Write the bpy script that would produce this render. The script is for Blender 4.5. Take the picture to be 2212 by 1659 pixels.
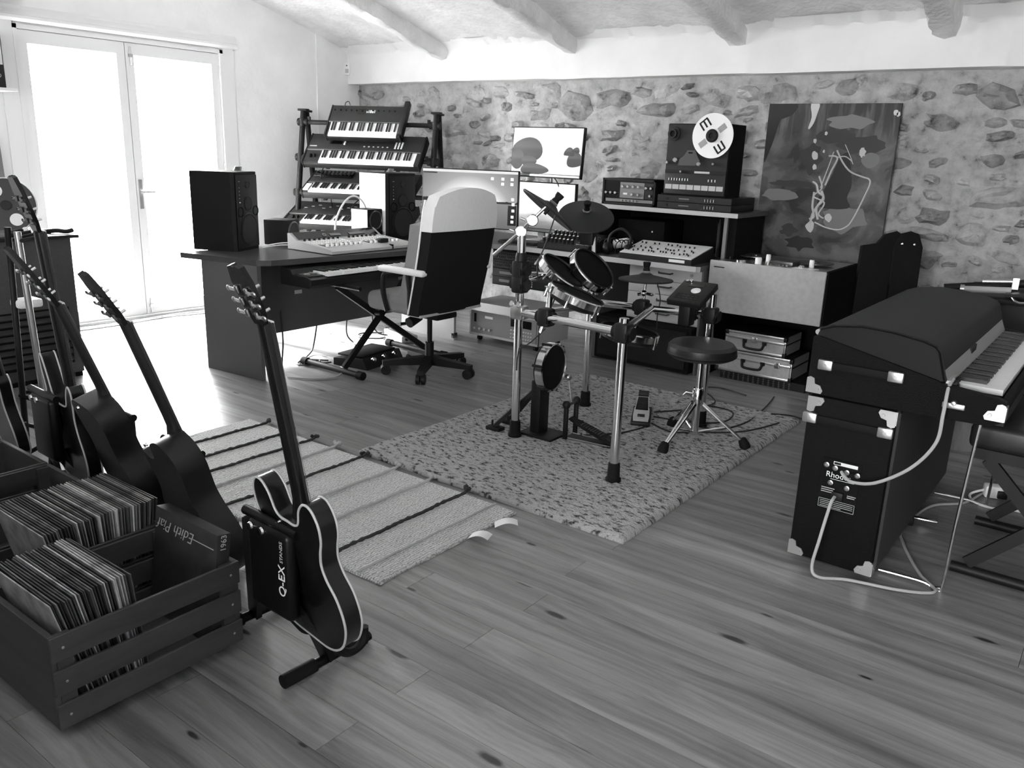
import bpy, bmesh, math, random
from mathutils import Vector as V, Matrix as Mx, noise as mnoise
for o in list(bpy.data.objects): bpy.data.objects.remove(o)
R = math.radians
scene = bpy.context.scene
col = scene.collection
random.seed(7)

# ---------------------------------------------------------------- camera
YAW, PITCH, ROLL, FPX = -0.641764, 0.273999, 0.034651, 1795.94
fw = V((math.sin(YAW)*math.cos(PITCH), math.cos(YAW)*math.cos(PITCH), -math.sin(PITCH)))
rt = V((math.cos(YAW), -math.sin(YAW), 0)); up = rt.cross(fw)
rt, up = rt*math.cos(ROLL)+up*math.sin(ROLL), up*math.cos(ROLL)-rt*math.sin(ROLL)
cam = bpy.data.cameras.new('camera'); camo = bpy.data.objects.new('camera', cam); col.objects.link(camo)
camo.matrix_world = Mx(((rt.x, up.x, -fw.x, 0), (rt.y, up.y, -fw.y, 0), (rt.z, up.z, -fw.z, 1.5), (0, 0, 0, 1)))
cam.sensor_width = 36; cam.sensor_fit = 'HORIZONTAL'; cam.lens = FPX/2212*36; cam.clip_start = .02
scene.camera = camo

# ---------------------------------------------------------------- light
w = bpy.data.worlds.new('sky'); scene.world = w; w.use_nodes = True
bg = w.node_tree.nodes['Background']; bg.inputs[0].default_value = (1, 1, 1, 1); bg.inputs[1].default_value = SKY = 46.0
sun = bpy.data.lights.new('sun', 'SUN'); sun.energy = 70; sun.angle = R(4)
suno = bpy.data.objects.new('sun', sun); col.objects.link(suno); suno.location = (-12, 2, 8)
suno.rotation_euler = V((1.0, .10, -.95)).to_track_quat('-Z', 'Y').to_euler()
def portal(name, loc, rot, sx, sy):
    l = bpy.data.lights.new(name, 'AREA'); l.shape = 'RECTANGLE'; l.size = sx; l.size_y = sy; l.cycles.is_portal = True
    o = bpy.data.objects.new(name, l); col.objects.link(o); o.location = loc; o.rotation_euler = rot; return o
portal('door_daylight', (-6.95, 3.8, 1.15), (0, R(-90), 0), 2.3, 1.9)
portal('added_window_portal', (-.2, -4.12, 1.65), (R(90), 0, 0), 2.3, 1.7)  # samples sky through the unseen window added for fill
vs = scene.view_settings
vs.view_transform = 'Standard'; vs.look = 'None'; vs.gamma = 1; vs.use_curve_mapping = False
vs.exposure = 0.0

# ---------------------------------------------------------------- materials (all greys: the photograph is black and white)
MATS = {}
def mat(name, v=.5, rough=.5, metal=0., spec=.5, coat=0., noise=None, bump=None, emit=0.):
    """noise=(scale, amount, detail) value mottling in object space; bump=(scale, strength)"""
    if name in MATS: return MATS[name]
    m = bpy.data.materials.new(name); m.use_nodes = True; nt = m.node_tree; b = nt.nodes['Principled BSDF']
    b.inputs['Base Color'].default_value = (v, v, v, 1); b.inputs['Roughness'].default_value = rough
    b.inputs['Metallic'].default_value = metal; b.inputs['Specular IOR Level'].default_value = spec
    b.inputs['Coat Weight'].default_value = coat
    if emit:
        b.inputs['Emission Color'].default_value = (v, v, v, 1); b.inputs['Emission Strength'].default_value = emit
    tc = nt.nodes.new('ShaderNodeTexCoord')
    if noise:
        n = nt.nodes.new('ShaderNodeTexNoise'); n.inputs['Scale'].default_value = noise[0]; n.inputs['Detail'].default_value = noise[2] if len(noise) > 2 else 4
        nt.links.new(tc.outputs['Object'], n.inputs['Vector'])
        r = nt.nodes.new('ShaderNodeValToRGB'); lo = max(0, v*(1-noise[1])); hi = min(1, v*(1+noise[1]))
        r.color_ramp.elements[0].position = .3; r.color_ramp.elements[1].position = .7
        r.color_ramp.elements[0].color = (lo, lo, lo, 1); r.color_ramp.elements[1].color = (hi, hi, hi, 1)
        nt.links.new(n.outputs['Fac'], r.inputs[0]); nt.links.new(r.outputs[0], b.inputs['Base Color'])
    if bump:
        n2 = nt.nodes.new('ShaderNodeTexNoise'); n2.inputs['Scale'].default_value = bump[0]; n2.inputs['Detail'].default_value = 5
        nt.links.new(tc.outputs['Object'], n2.inputs['Vector'])
        bp = nt.nodes.new('ShaderNodeBump'); bp.inputs['Strength'].default_value = bump[1]; bp.inputs['Distance'].default_value = .01
        nt.links.new(n2.outputs['Fac'], bp.inputs['Height']); nt.links.new(bp.outputs[0], b.inputs['Normal'])
    MATS[name] = m; return m
def N(m, t): return m.node_tree.nodes.new(t)
def L(m, a, b): m.node_tree.links.new(a, b)

mat('black_plastic', .008, .5, spec=.25); mat('black_matte', .005, .8, spec=.1); mat('black_gloss', .004, .15, spec=.4)
mat('black_rubber', .007, .7, spec=.15); mat('dark_grey', .018, .5, spec=.25); mat('mid_grey', .16, .5); mat('light_grey', .42, .45)
mat('white_paint', .82, .5); mat('white_plastic', .8, .35); mat('key_white', .85, .3); mat('key_black', .006, .4)
mat('chrome', .75, .14, 1); mat('steel', .5, .28, 1); mat('alu', .55, .35, 1, bump=(200, .1)); mat('gunmetal', .12, .35, .8)
mat('cable_black', .01, .5); mat('cable_grey', .36, .5); mat('cable_white', .75, .5)
mat('print_white', .75, .6); mat('print_grey', .4, .6)
mat('tolex', .004, .65, spec=.12, bump=(260, .35)); mat('speaker_black', .007, .6, spec=.15); mat('cone', .018, .6, spec=.2)
mat('desk_dark', .05, .3, spec=.3, noise=(90, .15)); mat('desk_panel', .075, .5); mat('desk_edge', .2, .45)
mat('cardboard', .3, .8); mat('paper', .7, .8)
mat('glossy_panel', .3, .22)

# ---------------------------------------------------------------- mesh builders
def ramp(m, fac, stops, interp='LINEAR'):
    r = N(m,'ShaderNodeValToRGB'); r.color_ramp.interpolation = interp; e = r.color_ramp.elements
    while len(e) < len(stops): e.new(.5)
    for el, (p, v) in zip(e, stops): el.position = p; el.color = (v,v,v,1)
    L(m, fac, r.inputs[0]); return r.outputs[0]
def math_(m, op, a, b=None, c=None):
    n_ = N(m,'ShaderNodeMath'); n_.operation = op
    for i, q in enumerate((a, b, c)):
        if q is None: continue
        if isinstance(q, (int, float)): n_.inputs[i].default_value = q
        else: L(m, q, n_.inputs[i])
    return n_.outputs[0]
def mixv(m, f, a, b):
    n_ = N(m,'ShaderNodeMix'); n_.data_type = 'RGBA'; L(m, f, n_.inputs['Factor'])
    for nm, q in (('A', a), ('B', b)):
        if isinstance(q, (int, float)): n_.inputs[nm].default_value = (q,q,q,1)
        else: L(m, q, n_.inputs[nm])
    return n_.outputs['Result']
STUFF = {'knobs','knob_caps','fader_slots','fader_caps','buttons','sliders','slider_caps','slider_slots','keypad','patch_sockets','module_knobs','desktop_icons','pads'}
class MB:
    def __init__(s): s.v = []; s.f = []
    def add(s, vs_, fs, M=None):
        o = len(s.v)
        s.v += [tuple(M @ V(p)) for p in vs_] if M is not None else [tuple(p) for p in vs_]
        s.f += [tuple(i+o for i in f) for f in fs]; return s
    def box(s, x0, x1, y0, y1, z0, z1, M=None, b=0, seg=2):
        if b:
            bm = bmesh.new(); bmesh.ops.create_cube(bm, size=1)
            for v in bm.verts:
                v.co = V((x0+(v.co.x+.5)*(x1-x0), y0+(v.co.y+.5)*(y1-y0), z0+(v.co.z+.5)*(z1-z0)))
            bmesh.ops.bevel(bm, geom=bm.edges[:], offset=b, segments=seg, affect='EDGES', profile=.5)
            s.bm(bm, M); return s
        p = [(x0,y0,z0),(x1,y0,z0),(x1,y1,z0),(x0,y1,z0),(x0,y0,z1),(x1,y0,z1),(x1,y1,z1),(x0,y1,z1)]
        return s.add(p, [(3,2,1,0),(4,5,6,7),(0,1,5,4),(1,2,6,5),(2,3,7,6),(3,0,4,7)], M)
    def bm(s, bm, M=None):
        bm.verts.index_update()
        s.add([v.co.copy() for v in bm.verts], [[v.index for v in f.verts] for f in bm.faces], M); bm.free(); return s
    def cyl(s, p0, p1, r0, r1=None, n=14, M=None):
        r1 = r0 if r1 is None else r1
        p0, p1 = V(p0), V(p1); d = (p1-p0).normalized(); a = d.orthogonal().normalized(); b = d.cross(a)
        vs_ = []
        for p, r in ((p0, r0), (p1, r1)):
            vs_ += [p+(a*math.cos(2*math.pi*i/n)+b*math.sin(2*math.pi*i/n))*r for i in range(n)]
        fs = [(i, (i+1)%n, n+(i+1)%n, n+i) for i in range(n)]+[tuple(range(n-1,-1,-1)), tuple(range(n, 2*n))]
        return s.add(vs_, fs, M)
    def tube(s, pts, r, n=8, M=None, closed=False, caps=True):
        pts = [V(p) for p in pts]; k = len(pts); vs_ = []; prev = None
        rr = r if isinstance(r, (list, tuple)) else [r]*k
        for i, p in enumerate(pts):
            if closed: t = pts[(i+1)%k]-pts[i-1]
            else: t = pts[min(i+1, k-1)]-pts[max(i-1, 0)]
            t.normalize()
            a = t.orthogonal().normalized() if prev is None else (prev-t*prev.dot(t)).normalized()
            prev = a; b = t.cross(a)
            vs_ += [p+(a*math.cos(2*math.pi*j/n)+b*math.sin(2*math.pi*j/n))*rr[i] for j in range(n)]
        fs = []
        for i in range(k if closed else k-1):
            q = ((i+1) % k)*n
            fs += [(i*n+j, i*n+(j+1)%n, q+(j+1)%n, q+j) for j in range(n)]
        if caps and not closed: fs += [tuple(range(n-1,-1,-1)), tuple(range((k-1)*n, k*n))]
        return s.add(vs_, fs, M)
    def lathe(s, prof, M=None, n=28):
        vs_ = []; fs = []; k = len(prof)
        for r, z in prof: vs_ += [(r*math.cos(2*math.pi*j/n), r*math.sin(2*math.pi*j/n), z) for j in range(n)]
        for i in range(k-1): fs += [(i*n+j, i*n+(j+1)%n, (i+1)*n+(j+1)%n, (i+1)*n+j) for j in range(n)]
        rs_ = [p[0] for p in prof]; zs_ = [p[1] for p in prof]; mr = max(rs_)
        if min(rs_) > .62*mr and max(zs_)-min(zs_) < .38*mr and k > 2:      # an open ring: close the section, no discs
            fs += [((k-1)*n+j, (k-1)*n+(j+1)%n, (j+1)%n, j) for j in range(n)]; return s.add(vs_, fs, M)
        if prof[0][0] > 1e-5: fs.append(tuple(range(n-1,-1,-1)))
        if prof[-1][0] > 1e-5: fs.append(tuple(range((k-1)*n, k*n)))
        return s.add(vs_, fs, M)
    def prism(s, poly, z0, z1, M=None):
        n = len(poly)
        return s.add([(x,y,z0) for x,y in poly]+[(x,y,z1) for x,y in poly],
                     [tuple(range(n-1,-1,-1)), tuple(range(n,2*n))]+[(i,(i+1)%n,n+(i+1)%n,n+i) for i in range(n)], M)
    def sph(s, c, r, sc=(1,1,1), n=14, m=8, M=None):
        vs_ = [(c[0],c[1],c[2]-r*sc[2])]; fs = []
        for i in range(1, m):
            t = -math.pi/2+math.pi*i/m
            vs_ += [(c[0]+r*sc[0]*math.cos(t)*math.cos(2*math.pi*j/n), c[1]+r*sc[1]*math.cos(t)*math.sin(2*math.pi*j/n), c[2]+r*sc[2]*math.sin(t)) for j in range(n)]
        vs_.append((c[0],c[1],c[2]+r*sc[2])); T = len(vs_)-1
        fs += [(0, 1+(j+1)%n, 1+j) for j in range(n)]
        for i in range(m-2): fs += [(1+i*n+j, 1+i*n+(j+1)%n, 1+(i+1)*n+(j+1)%n, 1+(i+1)*n+j) for j in range(n)]
        fs += [(T, 1+(m-2)*n+j, 1+(m-2)*n+(j+1)%n) for j in range(n)]
        return s.add(vs_, fs, M)
    def mesh(s, name, m, smooth=32):
        me = bpy.data.meshes.new(name); me.from_pydata(s.v, [], s.f); me.validate()
        bm = bmesh.new(); bm.from_mesh(me); bmesh.ops.recalc_face_normals(bm, faces=bm.faces[:]); bm.to_mesh(me); bm.free()
        if smooth:
            me.polygons.foreach_set('use_smooth', [True]*len(me.polygons)); me.set_sharp_from_angle(angle=R(smooth))
        if m is not None: me.materials.append(MATS[m] if isinstance(m, str) else m)
        return me
    def build(s, name, m, parent=None, smooth=32, label=None, M=None, kind=None):
        o = bpy.data.objects.new(name, s.mesh(name, m, smooth)); col.objects.link(o)
        if parent is not None: o.parent = parent
        if M is not None: o.matrix_local = M
        if label: o['label'] = label
        if kind or name in STUFF: o['kind'] = kind or 'stuff'
        return o
def inst(o, parent=None, M=None, name=None):
    c = o.copy(); col.objects.link(c)
    if name: c.name = name
    c.parent = parent
    if M is not None: c.matrix_local = M
    return c
def thing(name, label, cat, loc=(0,0,0), rz=0, group=None):
    o = bpy.data.objects.new(name, None); col.objects.link(o); o.location = loc; o.rotation_euler = (0, 0, R(rz))
    o.empty_display_size = .1
    o['label'] = label; o['category'] = cat
    if group: o['group'] = group
    return o
def tag(o, label, cat, group=None):
    o['label'] = label; o['category'] = cat
    if group: o['group'] = group
    return o
def rebase(t, loc):
    t.location = loc
    for c in t.children: c.location = c.location-V(loc)
def struct(o): o['kind'] = 'structure'; return o
def T(x, y, z): return Mx.Translation((x, y, z))
def RX(a): return Mx.Rotation(R(a), 4, 'X')
def RY(a): return Mx.Rotation(R(a), 4, 'Y')
def RZ(a): return Mx.Rotation(R(a), 4, 'Z')
def frame(o, x, z):
    """matrix with origin o, local X towards x, local Z near z"""
    x = V(x).normalized(); z = V(z); y = z.cross(x).normalized(); z = x.cross(y)
    return Mx(((x.x,y.x,z.x,o[0]),(x.y,y.y,z.y,o[1]),(x.z,y.z,z.z,o[2]),(0,0,0,1)))
def zto(o, z, xhint=(1,0,0)):
    """matrix with origin o and local Z along z"""
    z = V(z).normalized(); x = V(xhint); x = (x-z*x.dot(z)); x = x.normalized() if x.length > 1e-4 else z.orthogonal().normalized(); y = z.cross(x)
    return Mx(((x.x,y.x,z.x,o[0]),(x.y,y.y,z.y,o[1]),(x.z,y.z,z.z,o[2]),(0,0,0,1)))
def spline(pts, k=6):
    pts = [V(p) for p in pts]; out = []
    for i in range(len(pts)-1):
        p0 = pts[max(i-1,0)]; p1 = pts[i]; p2 = pts[i+1]; p3 = pts[min(i+2,len(pts)-1)]
        for j in range(k):
            t = j/k
            out.append(.5*((2*p1)+(p2-p0)*t+(2*p0-5*p1+4*p2-p3)*t*t+(3*p1-p0-3*p2+p3)*t**3))
    return out+[pts[-1]]
def text(s_, size, m, parent, M, name='lettering', ext=.0006, label=None, shear=0, align='CENTER', thin=0):
    cu = bpy.data.curves.new('t', 'FONT'); cu.body = s_; cu.size = size; cu.extrude = ext; cu.align_x = align; cu.align_y = 'CENTER'; cu.shear = shear; cu.resolution_u = 3; cu.offset = thin
    to = bpy.data.objects.new('t', cu); col.objects.link(to)
    dg = bpy.context.evaluated_depsgraph_get(); me = bpy.data.meshes.new_from_object(to.evaluated_get(dg)); bpy.data.objects.remove(to)
    me.materials.clear(); me.materials.append(MATS[m]); me.name = name
    o = bpy.data.objects.new(name, me); col.objects.link(o); o.parent = parent; o.matrix_local = M
    if label: o['label'] = label
    return o
def smooth_outline(pts, k=4):
    n = len(pts); out = []
    for i in range(n):
        p0, p1, p2, p3 = (V((*pts[(i+j-1) % n], 0)) for j in range(4))
        for j in range(k):
            t = j/k; q = .5*((2*p1)+(p2-p0)*t+(2*p0-5*p1+4*p2-p3)*t*t+(3*p1-p0-3*p2+p3)*t**3); out.append((q.x, q.y))
    return out
def knob(mb, x, y, z, r=.008, h=.014, M=None): mb.lathe([(r,0),(r*.95,h*.75),(r*.8,h),(0,h)], (M or Mx.Identity(4))@T(x,y,z), n=12); return mb
# ================================================================ room
XL, YB, XR, YF = -6.80, 6.27, 1.6, -4.0
def wall_d(x, z): return mnoise.fractal(V((x*2.2, 3.1, z*3.4)), 1., 2., 5)*.026+max(0, mnoise.noise(V((x*6, 7, z*9))))*.045+mnoise.noise(V((x*16, 2, z*18)))*.007
def wood_mat(name, dark, light, along='X', knots=True, rough=.34, seedscale=40, gx=1.2, gy=14):
    m = bpy.data.materials.new(name); m.use_nodes = True; b = m.node_tree.nodes['Principled BSDF']; MATS[name] = m
    tc = N(m,'ShaderNodeTexCoord'); oi = N(m,'ShaderNodeObjectInfo')
    mul = N(m,'ShaderNodeMath'); mul.operation = 'MULTIPLY'; mul.inputs[1].default_value = seedscale; L(m, oi.outputs['Random'], mul.inputs[0])
    add = N(m,'ShaderNodeVectorMath'); add.operation = 'ADD'; L(m, tc.outputs['Object'], add.inputs[0]); L(m, mul.outputs[0], add.inputs[1])
    # large slow warp
    wn = N(m,'ShaderNodeTexNoise'); wn.inputs['Scale'].default_value = 1.3; L(m, add.outputs[0], wn.inputs['Vector'])
    mp = N(m,'ShaderNodeMapping'); mp.inputs['Scale'].default_value = (gx, gy, gy) if along == 'X' else ((gy, gx, gy) if along == 'Y' else (gy, gy, gx))
    L(m, add.outputs[0], mp.inputs['Vector'])
    wa = N(m,'ShaderNodeVectorMath'); wa.operation = 'MULTIPLY_ADD'; wa.inputs[1].default_value = (1.4, 1.4, 1.4)
    L(m, wn.outputs['Color'], wa.inputs[0]); L(m, mp.outputs[0], wa.inputs[2])
    n1 = N(m,'ShaderNodeTexNoise'); n1.inputs['Scale'].default_value = 1.; n1.inputs['Detail'].default_value = 8; n1.inputs['Roughness'].default_value = .7
    L(m, wa.outputs[0], n1.inputs['Vector'])
    r = N(m,'ShaderNodeValToRGB'); r.color_ramp.elements[0].position = .3; r.color_ramp.elements[1].position = .68
    r.color_ramp.elements[0].color = (dark,)*3+(1,); r.color_ramp.elements[1].color = (light,)*3+(1,)
    L(m, n1.outputs['Fac'], r.inputs[0])
    # per-board tone
    tr = N(m,'ShaderNodeMapRange'); tr.inputs['To Min'].default_value = .85; tr.inputs['To Max'].default_value = 1.10; L(m, oi.outputs['Random'], tr.inputs[0])
    mx = N(m,'ShaderNodeMix'); mx.data_type = 'RGBA'; mx.blend_type = 'MULTIPLY'; mx.inputs['Factor'].default_value = 1
    L(m, r.outputs[0], mx.inputs['A']); L(m, tr.outputs[0], mx.inputs['B']); out = mx.outputs['Result']
    if knots:
        km = N(m,'ShaderNodeMapping'); km.inputs['Scale'].default_value = (1.1, 3.6, 1.) if along == 'X' else (3.6, 1.1, 1.)
        L(m, add.outputs[0], km.inputs['Vector'])
        vo = N(m,'ShaderNodeTexVoronoi'); vo.inputs['Scale'].default_value = 1.35; vo.inputs['Randomness'].default_value = 1; vo.voronoi_dimensions = '2D'
        L(m, km.outputs[0], vo.inputs['Vector'])
        kr = N(m,'ShaderNodeValToRGB'); e = kr.color_ramp.elements; e[0].position = .03; e[0].color = (.12,)*3+(1,); e[1].position = .062; e[1].color = (1,1,1,1)
        sc_ = N(m,'ShaderNodeSeparateColor'); L(m, vo.outputs['Color'], sc_.inputs[0])
        kd = math_(m, 'ADD', vo.outputs['Distance'], math_(m, 'LESS_THAN', sc_.outputs[0], .38))
        kd = math_(m, 'DIVIDE', kd, math_(m, 'ADD', .45, sc_.outputs[1])); kw = N(m,'ShaderNodeTexNoise'); kw.inputs['Scale'].default_value = 26; L(m, add.outputs[0], kw.inputs['Vector'])
        kd = math_(m, 'ADD', kd, math_(m, 'MULTIPLY', math_(m, 'SUBTRACT', kw.outputs['Fac'], .5), .035))
        L(m, kd, kr.inputs[0])
        mk = N(m,'ShaderNodeMix'); mk.data_type = 'RGBA'; mk.blend_type = 'MULTIPLY'; mk.inputs['Factor'].default_value = 1
        L(m, out, mk.inputs['A']); L(m, kr.outputs[0], mk.inputs['B']); out = mk.outputs['Result']
    L(m, out, b.inputs['Base Color']); b.inputs['Roughness'].default_value = rough
    bp = N(m,'ShaderNodeBump'); bp.inputs['Strength'].default_value = .12; bp.inputs['Distance'].default_value = .004
    L(m, n1.outputs['Fac'], bp.inputs['Height']); L(m, bp.outputs[0], b.inputs['Normal'])
    return m
wood_mat('pine_floor', .085, .29, gx=.9, gy=17)
wood_mat('crate_wood', .026, .06, 'Y', knots=False, rough=.6)
wood_mat('crate_wood_x', .026, .06, 'X', knots=False, rough=.6)
wood_mat('drum_wood', .10, .24, 'Z', knots=False, rough=.5)
mat('floor_gap', .012, .9)
mat('plaster', .86, .85, noise=(3, .05), bump=(18, .25)); mat('plaster_rough', .76, .9, noise=(6, .10), bump=(28, .8))
mat('plaster_right', .7, .9)

fl = struct(MB().box(XL-.2, XR, YF, YB+.1, -.12, -.006).build('floor', 'floor_gap', smooth=0))
PW = .148; rnd = random.Random(3); pm = {}
k0 = -9
MB().box(XL-.15, XR, YF, 1.451-9*PW-.001, -.02, -.001).build('floor_rest', 'pine_floor', fl, 0)
for k in range(k0, 33):
    y0 = 1.451+k*PW; y1 = y0+PW
    if y0 > YB: break
    if k % 2 == 0: cuts = [-1.46+rnd.uniform(-.02,.02)]
    else: cuts = [-2.55+rnd.uniform(-.5,.9)]
    while cuts[0] > XL: cuts.insert(0, cuts[0]-rnd.choice((1.95,2.2,2.45)))
    while cuts[-1] < XR: cuts.append(cuts[-1]+rnd.choice((1.95,2.2,2.45)))
    for a, b in zip(cuts[:-1], cuts[1:]):
        a = max(a, XL-.15); b = min(b, XR)
        if b-a < .05: continue
        key = round(b-a, 2)
        if key not in pm:
            pm[key] = MB().box(0, key-.0015, .0006, PW-.0006, -.02, 0, b=0).mesh('plank', 'pine_floor', 0)
        o = bpy.data.objects.new('plank', pm[key]); col.objects.link(o); o.parent = fl; o.location = (a, y0, 0)

# left wall with the french-door opening
D0, D1, DH = 2.93, 4.66, 2.26
mb = MB()
for y0, y1, z0, z1 in ((YF, D0, 0, 5.4), (D1, YB+.2, 0, 5.4), (D0, D1, DH, 5.4)): mb.box(XL-.22, XL, y0, y1, z0, z1)
wl = struct(mb.build('wall_left', 'plaster', smooth=0))
MB().box(XL, XL+.012, 5.72, YB, 0, 2.6).build('plaster_step', 'plaster', wl, 0)
struct(MB().box(XR, XR+.2, YF, YB+.2, 0, 5.4).build('wall_right', 'plaster_right', smooth=0))
FX0, FX1, FZ0, FZ1 = -1.25, .85, .90, 2.40     # unseen window added behind the viewer to brighten the stone wall
mb = MB()
for x0, x1, z0, z1 in ((XL-.2, FX0, 0, 5.4), (FX1, XR+.2, 0, 5.4), (FX0, FX1, 0, FZ0), (FX0, FX1, FZ1, 5.4)): mb.box(x0, x1, YF-.2, YF, z0, z1)
struct(mb.build('wall_front', 'plaster_right', smooth=0))
mat('door_white', .8, .45)
mb = MB()
for x0, x1, z0, z1 in ((FX0, FX0+.05, FZ0, FZ1), (FX1-.05, FX1, FZ0, FZ1), (FX0, FX1, FZ0, FZ0+.05), (FX0, FX1, FZ1-.05, FZ1), (-.23, -.17, FZ0, FZ1)): mb.box(x0, x1, YF-.12, YF-.06, z0, z1)
struct(mb.build('added_window', 'door_white', smooth=0))  # frame of the added window, out of view

# stone wall: mortar bed with lumpy relief + stones as pieces of their own
def stone_mat(name, lo, hi):
    m = bpy.data.materials.new(name); m.use_nodes = True; b = m.node_tree.nodes['Principled BSDF']; MATS[name] = m
    oi = N(m,'ShaderNodeObjectInfo'); ge = N(m,'ShaderNodeNewGeometry')
    add = N(m,'ShaderNodeVectorMath'); add.operation = 'MULTIPLY'; add.inputs[1].default_value = (1,1,1)
    L(m, ge.outputs['Position'], add.inputs[0])
    n1 = N(m,'ShaderNodeTexNoise'); n1.inputs['Scale'].default_value = 11; n1.inputs['Detail'].default_value = 8; n1.inputs['Roughness'].default_value = .65
    L(m, add.outputs[0], n1.inputs['Vector'])
    r = N(m,'ShaderNodeValToRGB'); e = r.color_ramp.elements; e[0].position = .30; e[1].position = .62; e.new(.40); e.new(.46)
    for el, (p, v) in zip(e, ((.30, lo*.35), (.38, lo), (.48, (lo+hi)/2), (.66, hi))): el.position = p; el.color = (v, v, v, 1)
    L(m, n1.outputs['Fac'], r.inputs[0])
    tr = N(m,'ShaderNodeMapRange'); tr.inputs['To Min'].default_value = .62 if name == 'stone' else .95; tr.inputs['To Max'].default_value = 1.08 if name == 'stone' else 1.; L(m, oi.outputs['Random'], tr.inputs[0])
    mx = N(m,'ShaderNodeMix'); mx.data_type = 'RGBA'; mx.blend_type = 'MULTIPLY'; mx.inputs['Factor'].default_value = 1
    L(m, r.outputs[0], mx.inputs['A']); L(m, tr.outputs[0], mx.inputs['B']); L(m, mx.outputs['Result'], b.inputs['Base Color'])
    b.inputs['Roughness'].default_value = .9; b.inputs['Specular IOR Level'].default_value = .2
    n2 = N(m,'ShaderNodeTexNoise'); n2.inputs['Scale'].default_value = 26; n2.inputs['Detail'].default_value = 8; n2.inputs['Roughness'].default_value = .7; L(m, add.outputs[0], n2.inputs['Vector'])
    bp = N(m,'ShaderNodeBump'); bp.inputs['Strength'].default_value = .8; bp.inputs['Distance'].default_value = .02
    L(m, n2.outputs['Fac'], bp.inputs['Height']); L(m, bp.outputs[0], b.inputs['Normal'])
stone_mat('stone', .31, .58); stone_mat('mortar', .36, .57)
nx, nz = 420, 130
vs_, fs = [], []
for j in range(nz+1):
    for i in range(nx+1):
        x = XL-.05+(XR-XL+.05)*i/nx; z = 2.2*j/nz
        d = wall_d(x, z)
        vs_.append((x, YB-d, z))
for j in range(nz):
    for i in range(nx): a = j*(nx+1)+i; fs.append((a, a+1, a+nx+2, a+nx+1))
wb = struct(MB().add(vs_, fs).build('wall_back', 'mortar', smooth=80))
struct(MB().box(XL-.2, XR+.2, YB+.06, YB+.2, 0, 5.4).build('wall_back_core', 'plaster_right', smooth=0))
bpy.data.objects['wall_back_core'].name = 'wall_rear'
rs = random.Random(11); stones = []
for q in range(48):
    n = rs.randint(9, 13); mb = MB(); out = []; mid = []; top = []; ph = rs.uniform(0, 6)
    sk_ = rs.uniform(-.25, .25)
    for i in range(n):
        t = 2*math.pi*(i+rs.uniform(-.28,.28))/n; sq = (abs(math.cos(t))**3.2+abs(math.sin(t))**3.2)**(-1/3.2)*.5
        rr = sq*rs.uniform(.72, 1.08)*(1+.10*math.sin(2*t+ph))
        cx, cz_ = math.cos(t)*rr, math.sin(t)*rr; cx += sk_*cz_
        out.append((cx*1.06, .35, cz_*1.06)); mid.append((cx*.93, -rs.uniform(.10,.6), cz_*.9)); top.append((cx*rs.uniform(.45,.68), -rs.uniform(.5,1.2), cz_*rs.uniform(.4,.65)))
    vv = out+mid+top+[(rs.uniform(-.12,.12), -rs.uniform(.5,1.1), rs.uniform(-.12,.12))]
    ff = []
    for a in (0, n): ff += [(a+i, a+(i+1)%n, a+n+(i+1)%n, a+n+i) for i in range(n)]
    ff += [(2*n+i, 2*n+(i+1)%n, 3*n) for i in range(n)]
    stones.append(mb.add(vv, ff).mesh('stone', 'stone', 40))
placed = []
for att in range(9000):
    if len(placed) >= 290: break
    x = rs.uniform(XL+.05, -.25); z = rs.uniform(.66, 2.02); ww = rs.choice((.10,.14,.18,.22,.27,.33)); hh = ww*rs.uniform(.36, .72)
    if any(abs(x-a) < (ww+c)*.49 and abs(z-b) < (hh+d)*.50 for a, b, c, d in placed): continue
    placed.append((x, z, ww, hh))
    o = bpy.data.objects.new('stone', rs.choice(stones)); col.objects.link(o); o.parent = wb
    o.location = (x, YB-wall_d(x, z)*.6+.004, z); o.scale = (ww*1.12, rs.choice((.018,.03,.045,.06)), hh*1.12)
    o.rotation_euler = (0, R(rs.gauss(0, 9)), 0)

# ceiling: sloping plaster with sagging bays between the rafters
CS = .268
def cz(y): return 2.395+CS*(6.12-y)
RAF = [-6.9, -5.5, -4.1, -2.66, -1.27, .13, 1.5]
def ceil_h(x, y):
    for a, b in zip(RAF[:-1], RAF[1:]):
        if a <= x <= b: t = (x-a)/(b-a); break
    else: t = 0
    return cz(y)+.06*math.sin(math.pi*t)**.7*min(1, max(0, (6.12-y)/.5))+mnoise.fractal(V((x*1.3, y*1.3, 5)), 1, 2, 4)*.02+mnoise.noise(V((x*7, y*7, 1)))*.004
nx, ny = 130, 120; vs_, fs = [], []
for j in range(ny+1):
    for i in range(nx+1):
        x = XL-.15+(XR-XL+.3)*i/nx; y = YF-.1+(6.5-YF+.1)*j/ny; vs_.append((x, y, ceil_h(x, y)))
for j in range(ny):
    for i in range(nx):
        a = j*(nx+1)+i; c = vs_[a]
        fs.append((a, a+nx+1, a+nx+2, a+1))
ce = struct(MB().add(vs_, fs).build('ceiling', 'plaster_rough', smooth=80))
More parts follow.
